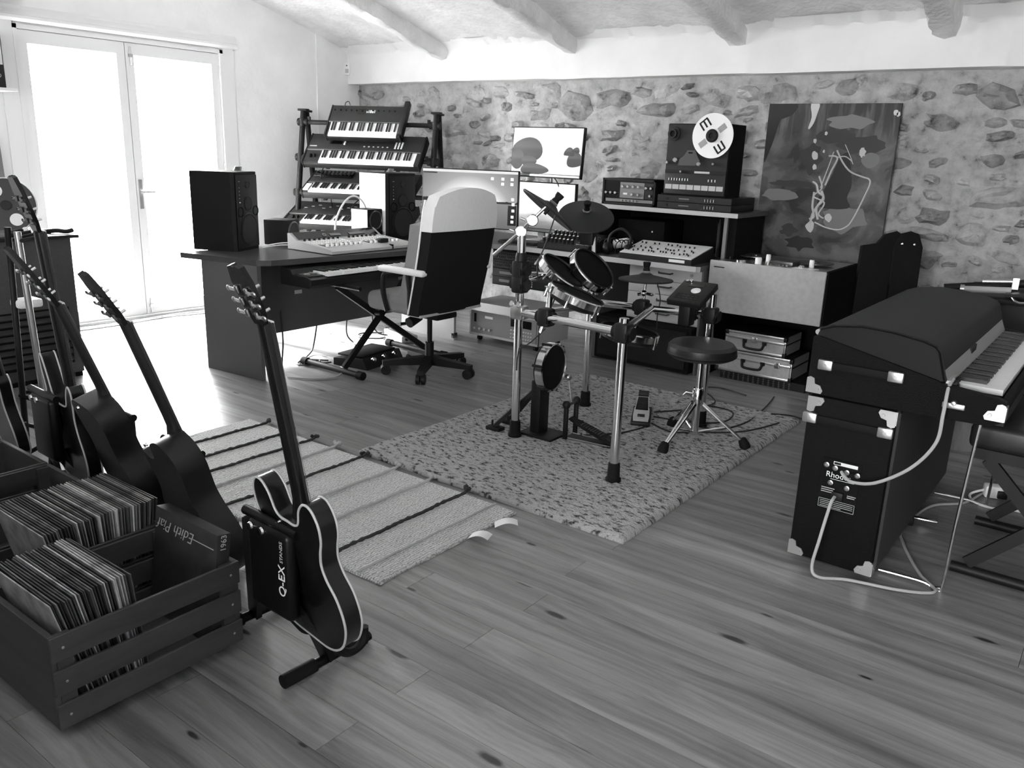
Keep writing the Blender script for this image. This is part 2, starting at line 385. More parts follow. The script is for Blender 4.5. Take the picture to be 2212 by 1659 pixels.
for q, xr in enumerate(RAF[1:-1]):
    mb = MB(); n = 260; vs_ = []; fs = []
    prof = [(-.075, .05), (-.07, -.06), (-.055, -.115), (0, -.125), (.055, -.115), (.07, -.06), (.075, .05)]
    for i in range(n+1):
        y = YF+(6.16-YF)*i/n
        for px_, pz in prof:
            e = mnoise.fractal(V((px_*9+q*5, y*3.2, pz*9)), 1, 2, 5)*.024+mnoise.noise(V((px_*30+q, y*14, pz*30)))*.010
            vs_.append((xr+px_*(1+.08*math.sin(y*2+q))+e+.02*math.sin(y*.9+q), y, cz(y)+pz+e*.8))
    m_ = len(prof)
    for i in range(n):
        for j in range(m_-1): fs.append((i*m_+j, i*m_+j+1, (i+1)*m_+j+1, (i+1)*m_+j))
    mb.add(vs_, fs).build('rafter', 'plaster_rough', ce, 60)
# lumpy fillet where ceiling meets the beam, and the beam itself
mb = MB(); n = 240; vs_ = []; fs = []
prof = [(6.27, 2.09), (6.12, 2.09), (6.115, 2.095), (6.115, 2.35), (6.10, 2.385), (6.0, 2.44)]
for i in range(n+1):
    x = XL+(XR-XL)*i/n
    for j, (y, z) in enumerate(prof):
        e = mnoise.fractal(V((x*1.1, j*.35, 0)), 1, 2, 3)*.008+(mnoise.noise(V((x*9, j, 2)))*.014 if j >= 4 else 0)
        vs_.append((x, y+(e if j else 0), z+e))
for i in range(n):
    for j in range(len(prof)-1): a = i*len(prof)+j; fs.append((a, a+1, a+1+len(prof), a+len(prof)))
struct(mb.add(vs_, fs).build('trim_1', 'plaster', smooth=40))

# french doors
mat('door_white', .8, .45)
mg = bpy.data.materials.new('pane_glass'); mg.use_nodes = True; MATS['pane_glass'] = mg
nt = mg.node_tree; nt.nodes.remove(nt.nodes['Principled BSDF'])
tb = nt.nodes.new('ShaderNodeBsdfTransparent'); gb = nt.nodes.new('ShaderNodeBsdfGlossy'); gb.inputs['Roughness'].default_value = .02
mxs = nt.nodes.new('ShaderNodeMixShader'); mxs.inputs[0].default_value = .06
nt.links.new(tb.outputs[0], mxs.inputs[1]); nt.links.new(gb.outputs[0], mxs.inputs[2]); nt.links.new(mxs.outputs[0], nt.nodes['Material Output'].inputs[0])
dr = struct(thing('door_1', 'pair of white glazed french doors in the left wall', 'door')); del dr['category']; del dr['label']
mb = MB()
mb.box(XL-.1, XL+.02, D0, D0+.03, 0, DH).box(XL-.1, XL+.02, D1-.03, D1, 0, DH).box(XL-.1, XL+.02, D0, D1, DH-.03, DH)
mb.box(XL, XL+.018, D1, D1+.11, 0, DH+.03).box(XL, XL+.018, D0-.11, D0, 0, DH+.03).box(XL-.1, XL+.03, D0, D1, -.004, .022)
mb.box(XL-.075, XL-.047, D0, D0+.055, .02, DH-.03).box(XL-.075, XL-.047, D1-.055, D1, .02, DH-.03).box(XL-.075, XL-.047, D0+.055, D1-.055, DH-.06, DH-.03)
mb.build('door_frame', 'door_white', dr, 0)
ym = 3.775
MB().box(XL-.065, XL-.047, ym-.03, ym+.03, .03, DH-.06).build('meeting_strip', 'door_white', dr, 0)
for a, b in ((D0+.032, ym-.003), (ym+.003, D1-.032)):
    s1, s2 = .07, .07
    lf = MB().box(XL-.045, XL-.005, a, a+s1, .022, DH-.034).box(XL-.045, XL-.005, b-s2, b, .022, DH-.034).box(XL-.045, XL-.005, a+s1, b-s2, DH-.034-.09, DH-.034).box(XL-.045, XL-.005, a+s1, b-s2, .022, .12).build('door_leaf', 'door_white', dr, 0)
    MB().box(XL-.028, XL-.022, a+s1-.005, b-s2+.005, .115, DH-.12).build('pane', 'pane_glass', lf, 0)
mb = MB(); mb.box(XL-.005, XL+.004, ym+.02, ym+.05, .92, 1.16).cyl((XL, ym+.035, 1.06), (XL+.05, ym+.035, 1.06), .009).cyl((XL+.05, ym+.035, 1.06), (XL+.05, ym+.13, 1.06), .009)
mb.build('door_handle', 'alu', dr)
for z0, z1 in ((2.06, 2.2), (.03, .16)):
    MB().cyl((XL+.004, ym+.04, z0), (XL+.004, ym+.04, z1), .006).box(XL-.004, XL+.014, ym+.025, ym+.055, (z0+z1)/2-.012, (z0+z1)/2+.012).build('bolt', 'alu', dr)
for z0 in (.3, 1.2, 2.02): MB().cyl((XL+.004, D1-.03, z0), (XL+.004, D1-.03, z0+.1), .008).build('hinge', 'alu', dr)
# shutter box / rail over the door
t2 = MB(); pr_ = [(0,2.275),(.03,2.275),(.055,2.295),(.055,2.315),(.035,2.322),(.035,2.36),(.012,2.385),(0,2.385)]
t2.add([(XL+x, 2.3, z) for x, z in pr_]+[(XL+x, 4.80, z) for x, z in pr_], [tuple(range(7,-1,-1)), tuple(range(8,16))]+[(i,(i+1)%8,8+(i+1)%8,8+i) for i in range(8)])
struct(t2.build('trim_2', 'door_white', smooth=20))
# terrace outside
mat('terrace', .5, .9)
struct(MB().box(-30, XL-.2, -12, 20, -.2, -.03).build('terrace', 'terrace', smooth=0))
# alarm sensor on the beam end
s_ = thing('motion_sensor', 'small white motion sensor in the corner under the sloping ceiling', 'sensor', (-6.775, 6.10, 2.235), 35)
MB().box(-.03, .03, -.02, .02, -.06, .06, b=.008).build('housing', 'white_plastic', s_)
MB().box(-.018, .018, -.023, -.015, -.04, .0, b=.003).build('lens', 'light_grey', s_)
MB().cyl((0,-.019,.03), (0,-.024,.03), .006).build('indicator', 'black_gloss', s_)
# two white cables lying along the door sill
for q, (pts) in enumerate(([(-6.70,3.0,.006),(-6.68,3.5,.006),(-6.72,4.0,.006),(-6.66,4.4,.006),(-6.7,4.9,.006)], [(-6.64,2.9,.006),(-6.62,3.4,.006),(-6.66,3.9,.006),(-6.60,4.2,.006),(-6.64,4.7,.006)])):
    tag(MB().tube(spline(pts), .006).build('floor_cable', 'cable_white'), ['white cable lying along the door sill, nearer the glass', 'white cable lying along the door sill, nearer the room'][q], 'cable', 'cables along the door sill')
# ================================================================ desk, speakers, synthesizers, screens
def keys(parent, x0, x1, nw, yf, yb, z, M=None, start=0, zb=.010, th=.014):
    wmb, bmb = MB(), MB(); w_ = (x1-x0)/nw
    for i in range(nw):
        wmb.box(x0+i*w_+.0007, x0+(i+1)*w_-.0007, yf, yb, z-th, z, M)
        if (i+start) % 7 in (0, 1, 3, 4, 5) and i < nw-1:
            c = x0+(i+1)*w_; bmb.box(c-w_*.29, c+w_*.29, yf+(yb-yf)*.38, yb, z-.002, z+zb, M)
    wmb.build('white_keys', 'key_white', parent, 0, label='row of white keys', kind='stuff')
    bmb.build('black_keys', 'key_black', parent, 0, label='row of black keys', kind='stuff')

# ---- L-shaped desk
dk = thing('studio_desk', 'long dark L-shaped studio desk with grey edging and floating front panel', 'desk', (0,0,0))
top = [(-5.06,3.07),(-4.43,3.20),(-4.37,3.27),(-4.22,4.42),(-4.215,4.95),(-4.12,5.20),(-3.95,5.25),(-2.40,5.25),(-2.38,5.27),(-2.38,6.05),(-4.9,6.05),(-5.06,5.6)]
MB().prism(top, .745, .78).build('desktop', 'desk_dark', dk, 20)
e = [(x, y) for x, y in top[4:9]]
mb = MB()
for a, b in zip(top[4:8], top[5:9]):
    d = (V(b)-V(a)).normalized(); n_ = V((d.y, -d.x))*.004
    mb.add([(a[0],a[1],.745),(b[0],b[1],.745),(b[0]+n_.x,b[1]+n_.y,.745),(a[0]+n_.x,a[1]+n_.y,.745),(a[0],a[1],.781),(b[0],b[1],.781),(b[0]+n_.x,b[1]+n_.y,.781),(a[0]+n_.x,a[1]+n_.y,.781)], [(3,2,1,0),(4,5,6,7),(0,1,5,4),(1,2,6,5),(2,3,7,6),(3,0,4,7)])
mb.build('edge_band', 'light_grey', dk, 0, label='pale grey edge band')
MB().prism([(-4.95,3.15),(-4.41,3.19),(-4.412,3.22),(-4.952,3.18)], 0, .745).build('side_panel', 'desk_panel', dk, 0)
mb = MB().box(-4.62, -4.595, 3.21, 5.0, .25, .745); mb.build('front_panel', 'desk_panel', dk, 0)
for y in (3.62, 4.62): MB().box(-4.594, -4.590, y, y+.06, .50, .525).build('panel_clip', 'light_grey', dk, 0)
MB().box(-4.92, -4.33, 4.985, 5.01, 0, .745).build('support_panel', 'glossy_panel', dk, 0)
MB().box(-4.345, -4.325, 4.97, 5.02, .02, .06).build('foot', 'chrome', dk, 0)
MB().box(-3.25, -3.22, 5.35, 6.0, 0, .745).build('support_panel', 'desk_panel', dk, 0)
MB().box(-2.40, -2.385, 5.35, 6.0, 0, .745).build('support_panel', 'desk_panel', dk, 0)
# raised shelf of the right wing
sh = thing('desk_shelf', 'raised dark shelf with pale front edge carrying the tape machine', 'shelf', (0,0,0))
MB().box(-3.42, -2.27, 5.56, 6.15, 1.10, 1.13).build('shelf_board', 'desk_dark', sh, 0)
MB().box(-3.42, -2.27, 5.552, 5.56, 1.10, 1.131).build('edge_band', 'light_grey', sh, 0)
MB().box(-2.375, -2.35, 5.58, 6.1, .78, 1.10).build('side_panel', 'mid_grey', sh, 0)
MB().box(-2.348, -2.29, 5.6, 6.1, .78, 1.10).build('side_panel', 'black_matte', sh, 0)
MB().box(-3.42, -3.395, 5.6, 6.1, .78, 1.10).build('side_panel', 'black_matte', sh, 0)
MB().box(-3.395, -2.375, 6.08, 6.10, .78, 1.10).build('back_panel', 'black_matte', sh, 0)

rebase(dk, (-4.4, 4.6, 0)); rebase(sh, (-2.85, 5.85, .78))
# ---- studio monitor speakers
def monitor_speaker(label, loc, rz, w_, d_, h_, side='speaker_black'):
    t = thing('monitor_speaker', label, 'speaker', loc, rz, 'studio monitor speakers')
    # front faces local +x ; rounded front corners
    pl = [(-d_,-w_/2),(-.03,-w_/2),(-.008,-w_/2+.012),(0,-w_/2+.04),(0,w_/2-.04),(-.008,w_/2-.012),(-.03,w_/2),(-d_,w_/2)]
    MB().prism(pl, 0, h_).build('cabinet', side, t, 25)
    F = zto((.001,0,0),(1,0,0),(0,1,0))
    def ring(y, z, r, parent=t, n1='woofer'):
        o = MB().lathe([(r,-.002),(r,.006),(r*.93,.009),(r*.86,.004)], zto((0,y,z),(1,0,0)), 32).build(n1, 'black_plastic', parent)
        MB().lathe([(r*.86,.004),(r*.35,-.02),(r*.33,-.012),(0,-.006)], zto((.004,y,z),(1,0,0)), 32).build('cone', 'cone', o)
    MB().box(-.004, .003, -w_/2+.02, w_/2-.02, .02, h_-.02, b=.003).build('front_baffle', 'black_plastic', t)
    ring(0, h_*.27, w_*.37); ring(0, h_*.60, w_*.16, n1='midrange')
    ring(0, h_*.84, w_*.08, n1='tweeter')
    for s in (-1, 1): MB().lathe([(.001,0),(w_*.11,.001),(w_*.115,.005),(w_*.10,.005),(w_*.09,.0)], zto((.002,s*w_*.32,h_*.50),(1,0,0)), 20).build('port', 'black_matte', t)
    MB().box(.002, .005, -w_*.36, -w_*.30, h_*.88, h_*.885).build('marking', 'print_grey', t, 0)
    MB().cyl((.002,-w_*.33,h_*.62), (.007,-w_*.33,h_*.62), .004).build('power_light', 'print_white', t)
    for i in range(4): MB().cyl((.002,-w_*.33,h_*(.67+.045*i)), (.005,-w_*.33,h_*(.67+.045*i)), .0025).build('trim_pot', 'print_grey', t)
    return t
monitor_speaker('large black studio monitor on the left end of the desk before the door', (-4.915, 3.505, .78), 24, .30, .33, .52)
monitor_speaker('black studio monitor with door light painted white on one side, standing beside the widest screen', (-4.76, 4.84, .78), 0, .32, .32, .515)
sp2 = [o for o in bpy.data.objects if o.name.startswith('monitor_speaker')][-1]
MB().box(-.318, -.03, -.1625, -.160, .004, .511).build('side_panel', 'white_plastic', sp2, 0, label='door light painted white on the side')  # white sheet: door light painted onto the black cabinet's side
for q, (lx, ly, lz, lab) in enumerate(((-5.0,3.5,1.30,'small coiled chrome ornament on top of the left monitor speaker'), (-4.9,4.84,1.295,'small coiled chrome ornament on top of the monitor beside the screen'))):
    mb = MB()
    for i in range(4): mb.lathe([(.0,0)], Mx.Identity(4)) if 0 else mb.tube([(.028*math.cos(a)*(1-.1*i)+.004*i, .02*math.sin(a), .008+.007*i) for a in [2*math.pi*j/14 for j in range(14)]], .004, 6, closed=True)
    o = mb.build('metal_coil', 'steel'); o.location = (lx, ly, lz); tag(o, lab, 'ornament', 'coils on the monitor speakers')
# ---- small cube speakers
def cube_speaker(label, loc, rz, s=.18, lit=False):
    t = thing('cube_speaker', label, 'speaker', loc, rz, 'small cube speakers')
    MB().box(-s*1.05, 0, -s/2, s/2, 0, s, b=.006).build('cabinet', 'speaker_black', t)
    o = MB().lathe([(s*.44,-.002),(s*.44,.008),(s*.40,.010),(s*.38,.004)], zto((0,0,s/2),(1,0,0)), 30).build('driver_ring', 'gunmetal', t)
    MB().lathe([(s*.38,.004),(s*.16,-.012),(s*.14,-.004),(0,0)], zto((0,0,s/2),(1,0,0)), 30).build('cone', 'cone', o)
    if lit: MB().box(-s*1.04, -.006, -s/2-.0015, -s/2+.001, .003, s-.003).build('side_panel', 'white_plastic', t, 0, label='door light painted white on the side')  # lit side of the black cube, painted on as a white sheet
cube_speaker('small black cube speaker between the left monitor and the control surface', (-4.975, 3.93, .78), 22)
cube_speaker('small black cube speaker in front of the right monitor with door light painted on one side', (-4.80, 4.58, .86), 4, .165, True)
tag(MB().box(-4.97, -4.80, 4.50, 4.66, .781, .86, b=.004).build('speaker_block', 'black_matte'), 'black block carrying the small cube speaker beside the right monitor', 'block')

# ---- control surface / mixer
mx_ = thing('mixing_console', 'silver mixing control surface with dark meter bridge and rows of faders', 'mixer', (-4.335, 3.735, .785), 0)
# local: x 0 (front) .. -.46 (back); y 0..80
prof = [(0,0),(.002,.018),(-.05,.034),(-.36,.060),(-.44,.108),(-.46,.105),(-.46,0)]
mb = MB(); y1 = .80; k = len(prof)
mb.add([(x,0,z) for x,z in prof]+[(x,y1,z) for x,z in prof], [tuple(range(k)), tuple(range(2*k-1,k-1,-1))]+[(i,k+i,k+(i+1)%k,(i+1)%k) for i in range(k)])
mb.build('body', 'light_grey', mx_, 20)
MB().add([(-.366,.02,.0645),(-.366,.78,.0645),(-.436,.78,.108),(-.436,.02,.108)], [(0,1,2,3)]).build('meter_bridge', 'black_gloss', mx_, 0)
SM = frame((-.05,0,.0345), (0,1,0), (.083,0,1))  # x-> along y ; y-> towards back
def surf(t_, s): # s metres back from the front lip
    return V((-.05-s*.9965, t_, .034+s*.0835))
fa = MB(); kn = MB(); bt = MB(); dk2 = MB(); slot = MB()
for i in range(16):
    if i == 8: continue
    y = .05+.043*i+(.02 if i > 8 else 0); p = surf(y, .05)
    slot.box(p.x-.10, p.x, y-.0015, y+.0015, p.z-.002, p.z+.0085)
    fa.box(p.x-.012, p.x+.012, y-.009, y+.009, p.z, p.z+.018, b=.003, seg=1)
    p = surf(y, .29); knob(kn, p.x, y, p.z, .009, .016)
    for j in range(5):
        p = surf(y, .15+.026*j); bt.box(p.x-.007, p.x+.007, y-.011, y+.011, p.z-.002, p.z+.006)
slot.build('fader_slots', 'black_matte', mx_, 0); fa.build('fader_caps', 'white_plastic', mx_); kn.build('knobs', 'black_plastic', mx_); bt.build('buttons', 'white_paint', mx_, 0)
p = surf(.56, .05); MB().box(p.x-.03, p.x+.03, .52, .60, p.z, p.z+.03, b=.006).build('jog_wheel', 'black_plastic', mx_)
MB().box(-.03,.003,.565,.575,.002,.032).build('seam', 'black_matte', mx_, 0)
for y0, y1 in ((.32,.42),(.5,.66)): MB().add([(-.378,y0,.0765),(-.378,y1,.0765),(-.40,y1,.0905),(-.40,y0,.0905)], [(0,1,2,3)]).build('display', 'mid_grey', mx_, 0)
MB().lathe([(.012,.0),(.016,.002),(.013,.004)], zto((-.39,.27,.084),(.5,0,.85)), 18).build('emblem', 'light_grey', mx_)

# ---- stage piano on an X stand in front of the desk
kb = thing('stage_piano', 'black stage piano pushed half under the desk front', 'keyboard', (-4.40, 3.36, .622), 0)
prof = [(0,.0),(.28,.0),(.30,.02),(.30,.055),(.26,.07),(.12,.07),(.10,.10),(.0,.11)]
mb = MB(); y1 = 1.32; k = len(prof)
mb.add([(x,0,z) for x,z in prof]+[(x,y1,z) for x,z in prof], [tuple(range(k)), tuple(range(2*k-1,k-1,-1))]+[(i,k+i,k+(i+1)%k,(i+1)%k) for i in range(k)])
mb.build('body', 'black_plastic', kb, 20)
KM = frame((.295, .14, .088), (0,1,0), (0,0,1))  # local x along the keyboard, local y towards the player's far side (-x)
keys(kb, 0, 1.14, 49, 0, .145, 0, KM, th=.022)
MB().box(.13,.27,0.012,.125,.070,.076,b=.003).build('control_plate', 'dark_grey', kb)
MB().cyl((.20,.05,.076),(.20,.05,.082),.022).box(.17,.23,.085,.105,.076,.085).build('pitch_lever', 'mid_grey', kb)
xs = thing('keyboard_stand', 'black X-shaped folding stand under the stage piano', 'stand', (-4.18, 3.95, 0), 0)
mb = MB()
# two scissor legs in the plane x = const, running along y
A0, A1, B0, B1 = (.0,-.31,.60), (.0,.52,.055), (.04,.31,.62), (.04,-.30,.055)
for nm, a, b in (('leg', A0, A1), ('leg', B0, B1)):
    d = (V(b)-V(a)); M_ = frame(a, d, (1,0,0)); MB().box(0, d.length, -.02, .02, -.012, .012, M_).build(nm, 'black_plastic', xs, 0)
MB().cyl((-.03,.02,.385),(.07,.02,.385),.018).build('pivot_bolt', 'black_plastic', xs)
for y, x0, x1 in ((-.30, -.36, .20), (.52, -.36, .20)):
    f_ = MB().cyl((x0,y,.03),(x1,y,.03),.02).build('foot_tube', 'black_plastic', xs)
    for x in (x0, x1): MB().cyl((x-.025,y,.03),(x+.025,y,.03),.028).build('rubber_cap', 'black_rubber', f_)
for y, z in ((-.31,.61),(.31,.625)): MB().cyl((-.22,y,z),(.22,y,z),.014).build('support_bar', 'black_plastic', xs)

# ---- office chair
ch = thing('office_chair', 'black swivel chair with pale cover on the top of its high back', 'chair', (-3.78, 4.10, 0), 0)
for i in range(5):
    a = R(-58+72*i); d = V((math.cos(a), math.sin(a), 0))
    M_ = frame((0,0,.115), d, (0,0,1))
    lg = MB().add([(.02,-.030,.012),(.32,-.022,-.02),(.32,.022,-.02),(.02,.030,.012),(.02,-.030,-.05),(.32,-.022,-.05),(.32,.022,-.05),(.02,.030,-.05)], [(3,2,1,0),(4,5,6,7),(0,1,5,4),(1,2,6,5),(2,3,7,6),(3,0,4,7)], M_).build('base_leg', 'black_plastic', ch, 0)
    p = d*.30; q = V((-d.y, d.x, 0))
    cs = MB()
    for s in (-1, 1): cs.cyl(p+q*s*.006+V((0,0,.034)), p+q*s*.030+V((0,0,.034)), .034, n=16)
    cs.cyl(p+V((0,0,.03)), p+V((0,0,.075)), .01).build('caster', 'black_plastic', lg)
MB().cyl((0,0,.06),(0,0,.22),.03).cyl((0,0,.2),(0,0,.42),.018).build('gas_column', 'black_plastic', ch)
MB().box(-.16,.16,-.10,.10,.40,.44,b=.01).cyl((0,-.1,.41),(0,-.2,.38),.03,.035).build('mechanism', 'black_plastic', ch)
mat('chair_fabric', .012, .9, spec=.1); mat('seat_fabric', .20, .85, bump=(60,.3)); mat('cover_cloth', .78, .85, bump=(40,.3))
# faces -x : seat from x=-.42 to .12
MB().box(-.34,.12,-.27,.27,.44,.565,b=.045,seg=4).build('seat', 'seat_fabric', ch, 50, label='grey padded seat')
# backrest: curved slab; profile over height, leaning back (+x)
def back(z0, z1, off, th, wid, name, m, nz=12, ny=10, hump=.05):
    vs_, fs = [], []
    for s in (0, 1):
        for j in range(nz+1):
            t = j/nz; z = z0+(z1-z0)*t; zz = max(0, (z-.48)/.74)
            xc = .10+.04*math.sin(zz*3)+.12*zz**1.4
            for i in range(ny+1):
                u = -1+2*i/ny; wv = wid*(1-.10*(max(0, zz-.75)/.25)**2)
                ztop = z-(hump*(u*u)*t*t if t > .6 else 0)
                vs_.append((xc+off+(th if s else 0)-.03*(1-u*u)*(-1 if s == 0 else -.6), u*wv/2, ztop))
    n_ = (nz+1)*(ny+1); g = lambda s, j, i: s*n_+j*(ny+1)+i
    for s in (0, 1):
        for j in range(nz):
            for i in range(ny): fs.append((g(s,j,i), g(s,j,i+1), g(s,j+1,i+1), g(s,j+1,i)))
    for j in range(nz): fs += [(g(0,j,0), g(0,j+1,0), g(1,j+1,0), g(1,j,0)), (g(0,j,ny), g(1,j,ny), g(1,j+1,ny), g(0,j+1,ny))]
    for i in range(ny): fs += [(g(0,0,i), g(1,0,i), g(1,0,i+1), g(0,0,i+1)), (g(0,nz,i), g(0,nz,i+1), g(1,nz,i+1), g(1,nz,i))]
    return MB().add(vs_, fs).build(name, m, ch, 60)
back(.46, 1.24, .0, .085, .62, 'backrest', 'chair_fabric')
back(.52, 1.06, -.13, .13, .56, 'lumbar_cushion', 'seat_fabric', hump=.03)
back(1.0, 1.265, .004, .092, .63, 'headrest_cover', 'cover_cloth').location = (0,0,0)
# pale seam strip along the edge of the back and frame bar
MB().tube(spline([(.10,-.312,.47),(.153,-.313,.7),(.194,-.313,.9),(.217,-.306,1.1),(.226,-.29,1.19)]), .006).build('piping', 'print_white', ch)
for s in (-1, 1):
    MB().tube(spline([(-.10,s*.30,.46),(-.12,s*.315,.58),(-.11,s*.315,.70),(-.04,s*.315,.73)]), .018, 8).build('arm_bracket', 'black_plastic', ch)
    MB().tube([(.10,s*.30,.5),(.115,s*.315,.62),(.10,s*.315,.72)], .016).build('arm_bracket', 'black_plastic', ch)
    MB().box(-.15,.25,s*.315-.03,s*.315+.03,.72,.76,b=.018,seg=3).build('armrest', 'cover_cloth', ch, 50, label='pale padded armrest')
MB().box(.08,.20,-.30,.30,.452,.468).build('seat_edge', 'light_grey', ch, 0)

# ---- keyboard rack with four instruments
RK = dict(loc=(-5.96,5.62,0), rz=24.6)
rk = thing('keyboard_rack', 'black A-frame tubular keyboard rack in the corner by the stone wall', 'rack', RK['loc'], RK['rz'])
for s in (-1, 1):
    a = MB().cyl((s*.66,-.35,0),(s*.655,0,1.80),.026).build('front_leg', 'black_plastic', rk)
    MB().box(s*.655-.045,s*.655+.045,-.035,.04,1.79,1.81,b=.006).build('top_cap', 'black_plastic', a)
    b_ = MB().cyl((s*.66,.36,0),(s*.655,.06,1.80),.026).build('rear_leg', 'black_plastic', rk)
    MB().box(s*.655-.045,s*.655+.045,.03,.10,1.78,1.80,b=.006).build('top_cap', 'black_plastic', b_)
    for z in (1.69, 1.37, 1.05, .74):
        y = -.35*(1-z/1.8)
        MB().cyl((s*.656,y,z-.035),(s*.656,y,z+.035),.04).cyl((s*.60,y,z),(s*.70,y,z),.034).box(s*.59-.012,s*.59+.012,y-.012,y+.012,z,z+.05).build('clamp', 'black_plastic', rk)
for z in (1.69, 1.37, 1.05, .74):
    y = -.35*(1-z/1.8); MB().cyl((-.66,y,z),(.66,y,z),.021).build('cross_bar', 'black_plastic', rk)
def synth(label, u0, u1, yf, zf, yb, zb, nw, kx0, kx1, start, panel, th=.075):
    D = math.hypot(yb-yf, zb-zf); tilt = math.degrees(math.atan2(zb-zf, yb-yf)); wd = u1-u0
    t = thing('synthesizer', label, 'keyboard', (0,0,0), 0, 'synthesizers on the rack')
    base = Mx.Translation(RK['loc'])@RZ(RK['rz'])@T(u0, yf, zf)@RX(tilt)
    t.matrix_world = base
    MB().box(0, wd, 0, D, -th, -.012, b=.006).build('case', 'black_plastic', t)
    for x in (0, wd-.018): MB().box(x, x+.018, -.004, D+.004, -th-.004, .012, b=.008).build('end_cheek', 'dark_grey' if panel else 'black_plastic', t)
    MB().box(.018, wd-.018, .155, D-.004, -.014, .010, b=.003).build('control_panel', 'dark_grey', t)
    MB().box(.018, wd-.018, .150, .156, -.012, .011).build('panel_lip', 'mid_grey', t, 0)
    MB().box(.018, kx0, .004, .148, -.014, .002).build('end_block', 'dark_grey', t, 0)
    if kx1 < wd-.02: MB().box(kx1, wd-.018, .004, .148, -.014, .002).build('end_block', 'dark_grey', t, 0)
    keys(t, kx0, kx1, nw, -.002, .148, .004, None, start)
    for xx in (wd*.2, wd*.8):
        MB().box(xx-.02, xx+.02, .02, D-.05, -th-.03, -th, b=.004).build('support_arm', 'black_plastic', t)
    return t, wd, D
t, wd, D = synth('small black synthesizer on the top tier of the keyboard rack', -.36, .38, -.21, 1.575, .0, 1.845, 26, .04, .70, 0, 1)
kb_ = MB()
for i in range(12): knob(kb_, .05+i*.053+(.05 if i > 3 else 0)*0, D-.06, .010, .008, .012)
kb_.build('knobs', 'black_gloss', t)
for i in range(5): MB().box(.36+i*.018, .372+i*.018, D-.085, D-.055, .010, .014).build('switch', 'print_white' if i in (2,3) else 'light_grey', t, 0)
MB().box(.28,.35,D-.10,D-.04,.010,.0115).build('display', 'black_gloss', t, 0)
MB().box(wd-.03, wd+.02, .02, D+.05, -.03, .03, b=.01).build('folded_lid', 'black_plastic', t)
MB().tube(spline([(.13,D-.02,.01),(.14,D+.01,.03),(.17,D+.02,.035),(.18,D-.0,.01)]), .004).build('patch_cable', 'cable_black', t)
t, wd, D = synth('wide black sixty-one-key synthesizer on the second tier of the rack', -.56, .58, -.28, 1.335, -.02, 1.585, 36, .17, 1.09, 0, 0)
kb_ = MB()
for i in range(6):
    for j in range(2): kb_.box(.56+i*.045, .575+i*.045, D-.16+j*.075, D-.15+j*.075, .010, .014)
kb_.build('sliders', 'print_grey', t, 0)
kb_ = MB()
for i in range(3):
    for j in range(4): kb_.box(.86+i*.03, .875+i*.03, D-.17+j*.022, D-.155+j*.022, .010, .015)
kb_.build('keypad', 'print_white', t, 0)
MB().box(.22,.34,D-.13,D-.05,.010,.0115).build('display', 'black_gloss', t, 0)
MB().box(.03,.10,D-.17,D-.155,.010,.0105).build('maker_plate', 'print_grey', t, 0)
MB().box(.36,.375,D-.14,D-.10,.010,.018).build('lever', 'print_white', t, 0)
for x in (.075,.115): MB().lathe([(.02,-.006),(.02,.006),(0,.006)], T(x,.075,.006)@RY(90), 16).build('wheel', 'black_rubber', t)
t, wd, D = synth('black synthesizer on the third tier partly behind the right monitor', -.55, .52, -.33, 1.075, .0, 1.245, 36, .075, 1.02, 0, 0)
MB().box(.05,.42,D-.13,D-.02,.010,.028,b=.003).build('display_hood', 'black_gloss', t)
kb_ = MB()
for i in range(8): kb_.box(.10+i*.04, .112+i*.04, D-.11, D-.04, .028, .034)
kb_.build('sliders', 'dark_grey', t, 0)
MB().box(.02,.07,.01,.12,-.01,.012).build('wheel_block', 'white_plastic', t, 0, label='pale block by the keys')
t, wd, D = synth('grey-black synthesizer on the lowest tier behind the small cube speakers', -.72, .5, -.40, .795, -.02, .955, 36, .19, 1.16, 3, 1)
for x in (.085,.13): MB().lathe([(.022,-.006),(.022,.006),(0,.006)], T(x,.085,.004)@RY(90), 16).build('wheel', 'black_rubber', t)
kb_ = MB()
for i in range(14): kb_.box(.12+i*.06, .15+i*.06, D-.14+(i%3)*.03, D-.134+(i%3)*.03, .010, .013)
kb_.build('buttons', 'print_grey', t, 0)
for q, pts in enumerate(([(-5.95,5.5,1.02),(-5.98,5.42,.95),(-6.0,5.4,.85)], [(-5.7,5.6,1.3),(-5.72,5.52,1.2),(-5.7,5.55,1.12)], [(-6.3,5.35,1.28),(-6.28,5.3,1.2),(-6.3,5.35,1.13)], [(-6.05,5.4,1.02),(-6.15,5.32,1.03),(-6.2,5.36,.92)])):
    tag(MB().tube(spline(pts), .005).build('synth_cable', 'cable_black'), ['thin black cable dropping onto the lowest synthesizer, nearer the speaker','thin black cable under the wide synthesizer, nearer the monitor','thin black cable under the wide synthesizer, at its left end','black cable arching above the lowest synthesizer of the rack'][q], 'cable', 'cables on the keyboard rack')
tag(MB().tube(spline([(-4.93,4.28,.79),(-4.93,4.30,.95),(-4.92,4.38,1.08),(-4.92,4.48,1.12),(-4.94,4.60,1.05),(-4.97,4.66,.9)]), .007).build('looped_cable', 'cable_white'), 'thick white cable looping up behind the control surface', 'cable')
for q, pts in enumerate(([(-4.93,3.62,.786),(-4.87,3.75,.80),(-4.80,3.9,.79),(-4.82,4.0,.786)], [(-4.95,3.62,.79),(-4.9,3.78,.81),(-4.83,3.92,.80),(-4.80,3.98,.786)])):
    tag(MB().tube(spline(pts), .004).build('speaker_cable', 'cable_white'), ['lower of two white cables on the desk by the cube speaker','upper of two white cables on the desk by the cube speaker'][q], 'cable', 'cables by the cube speaker')

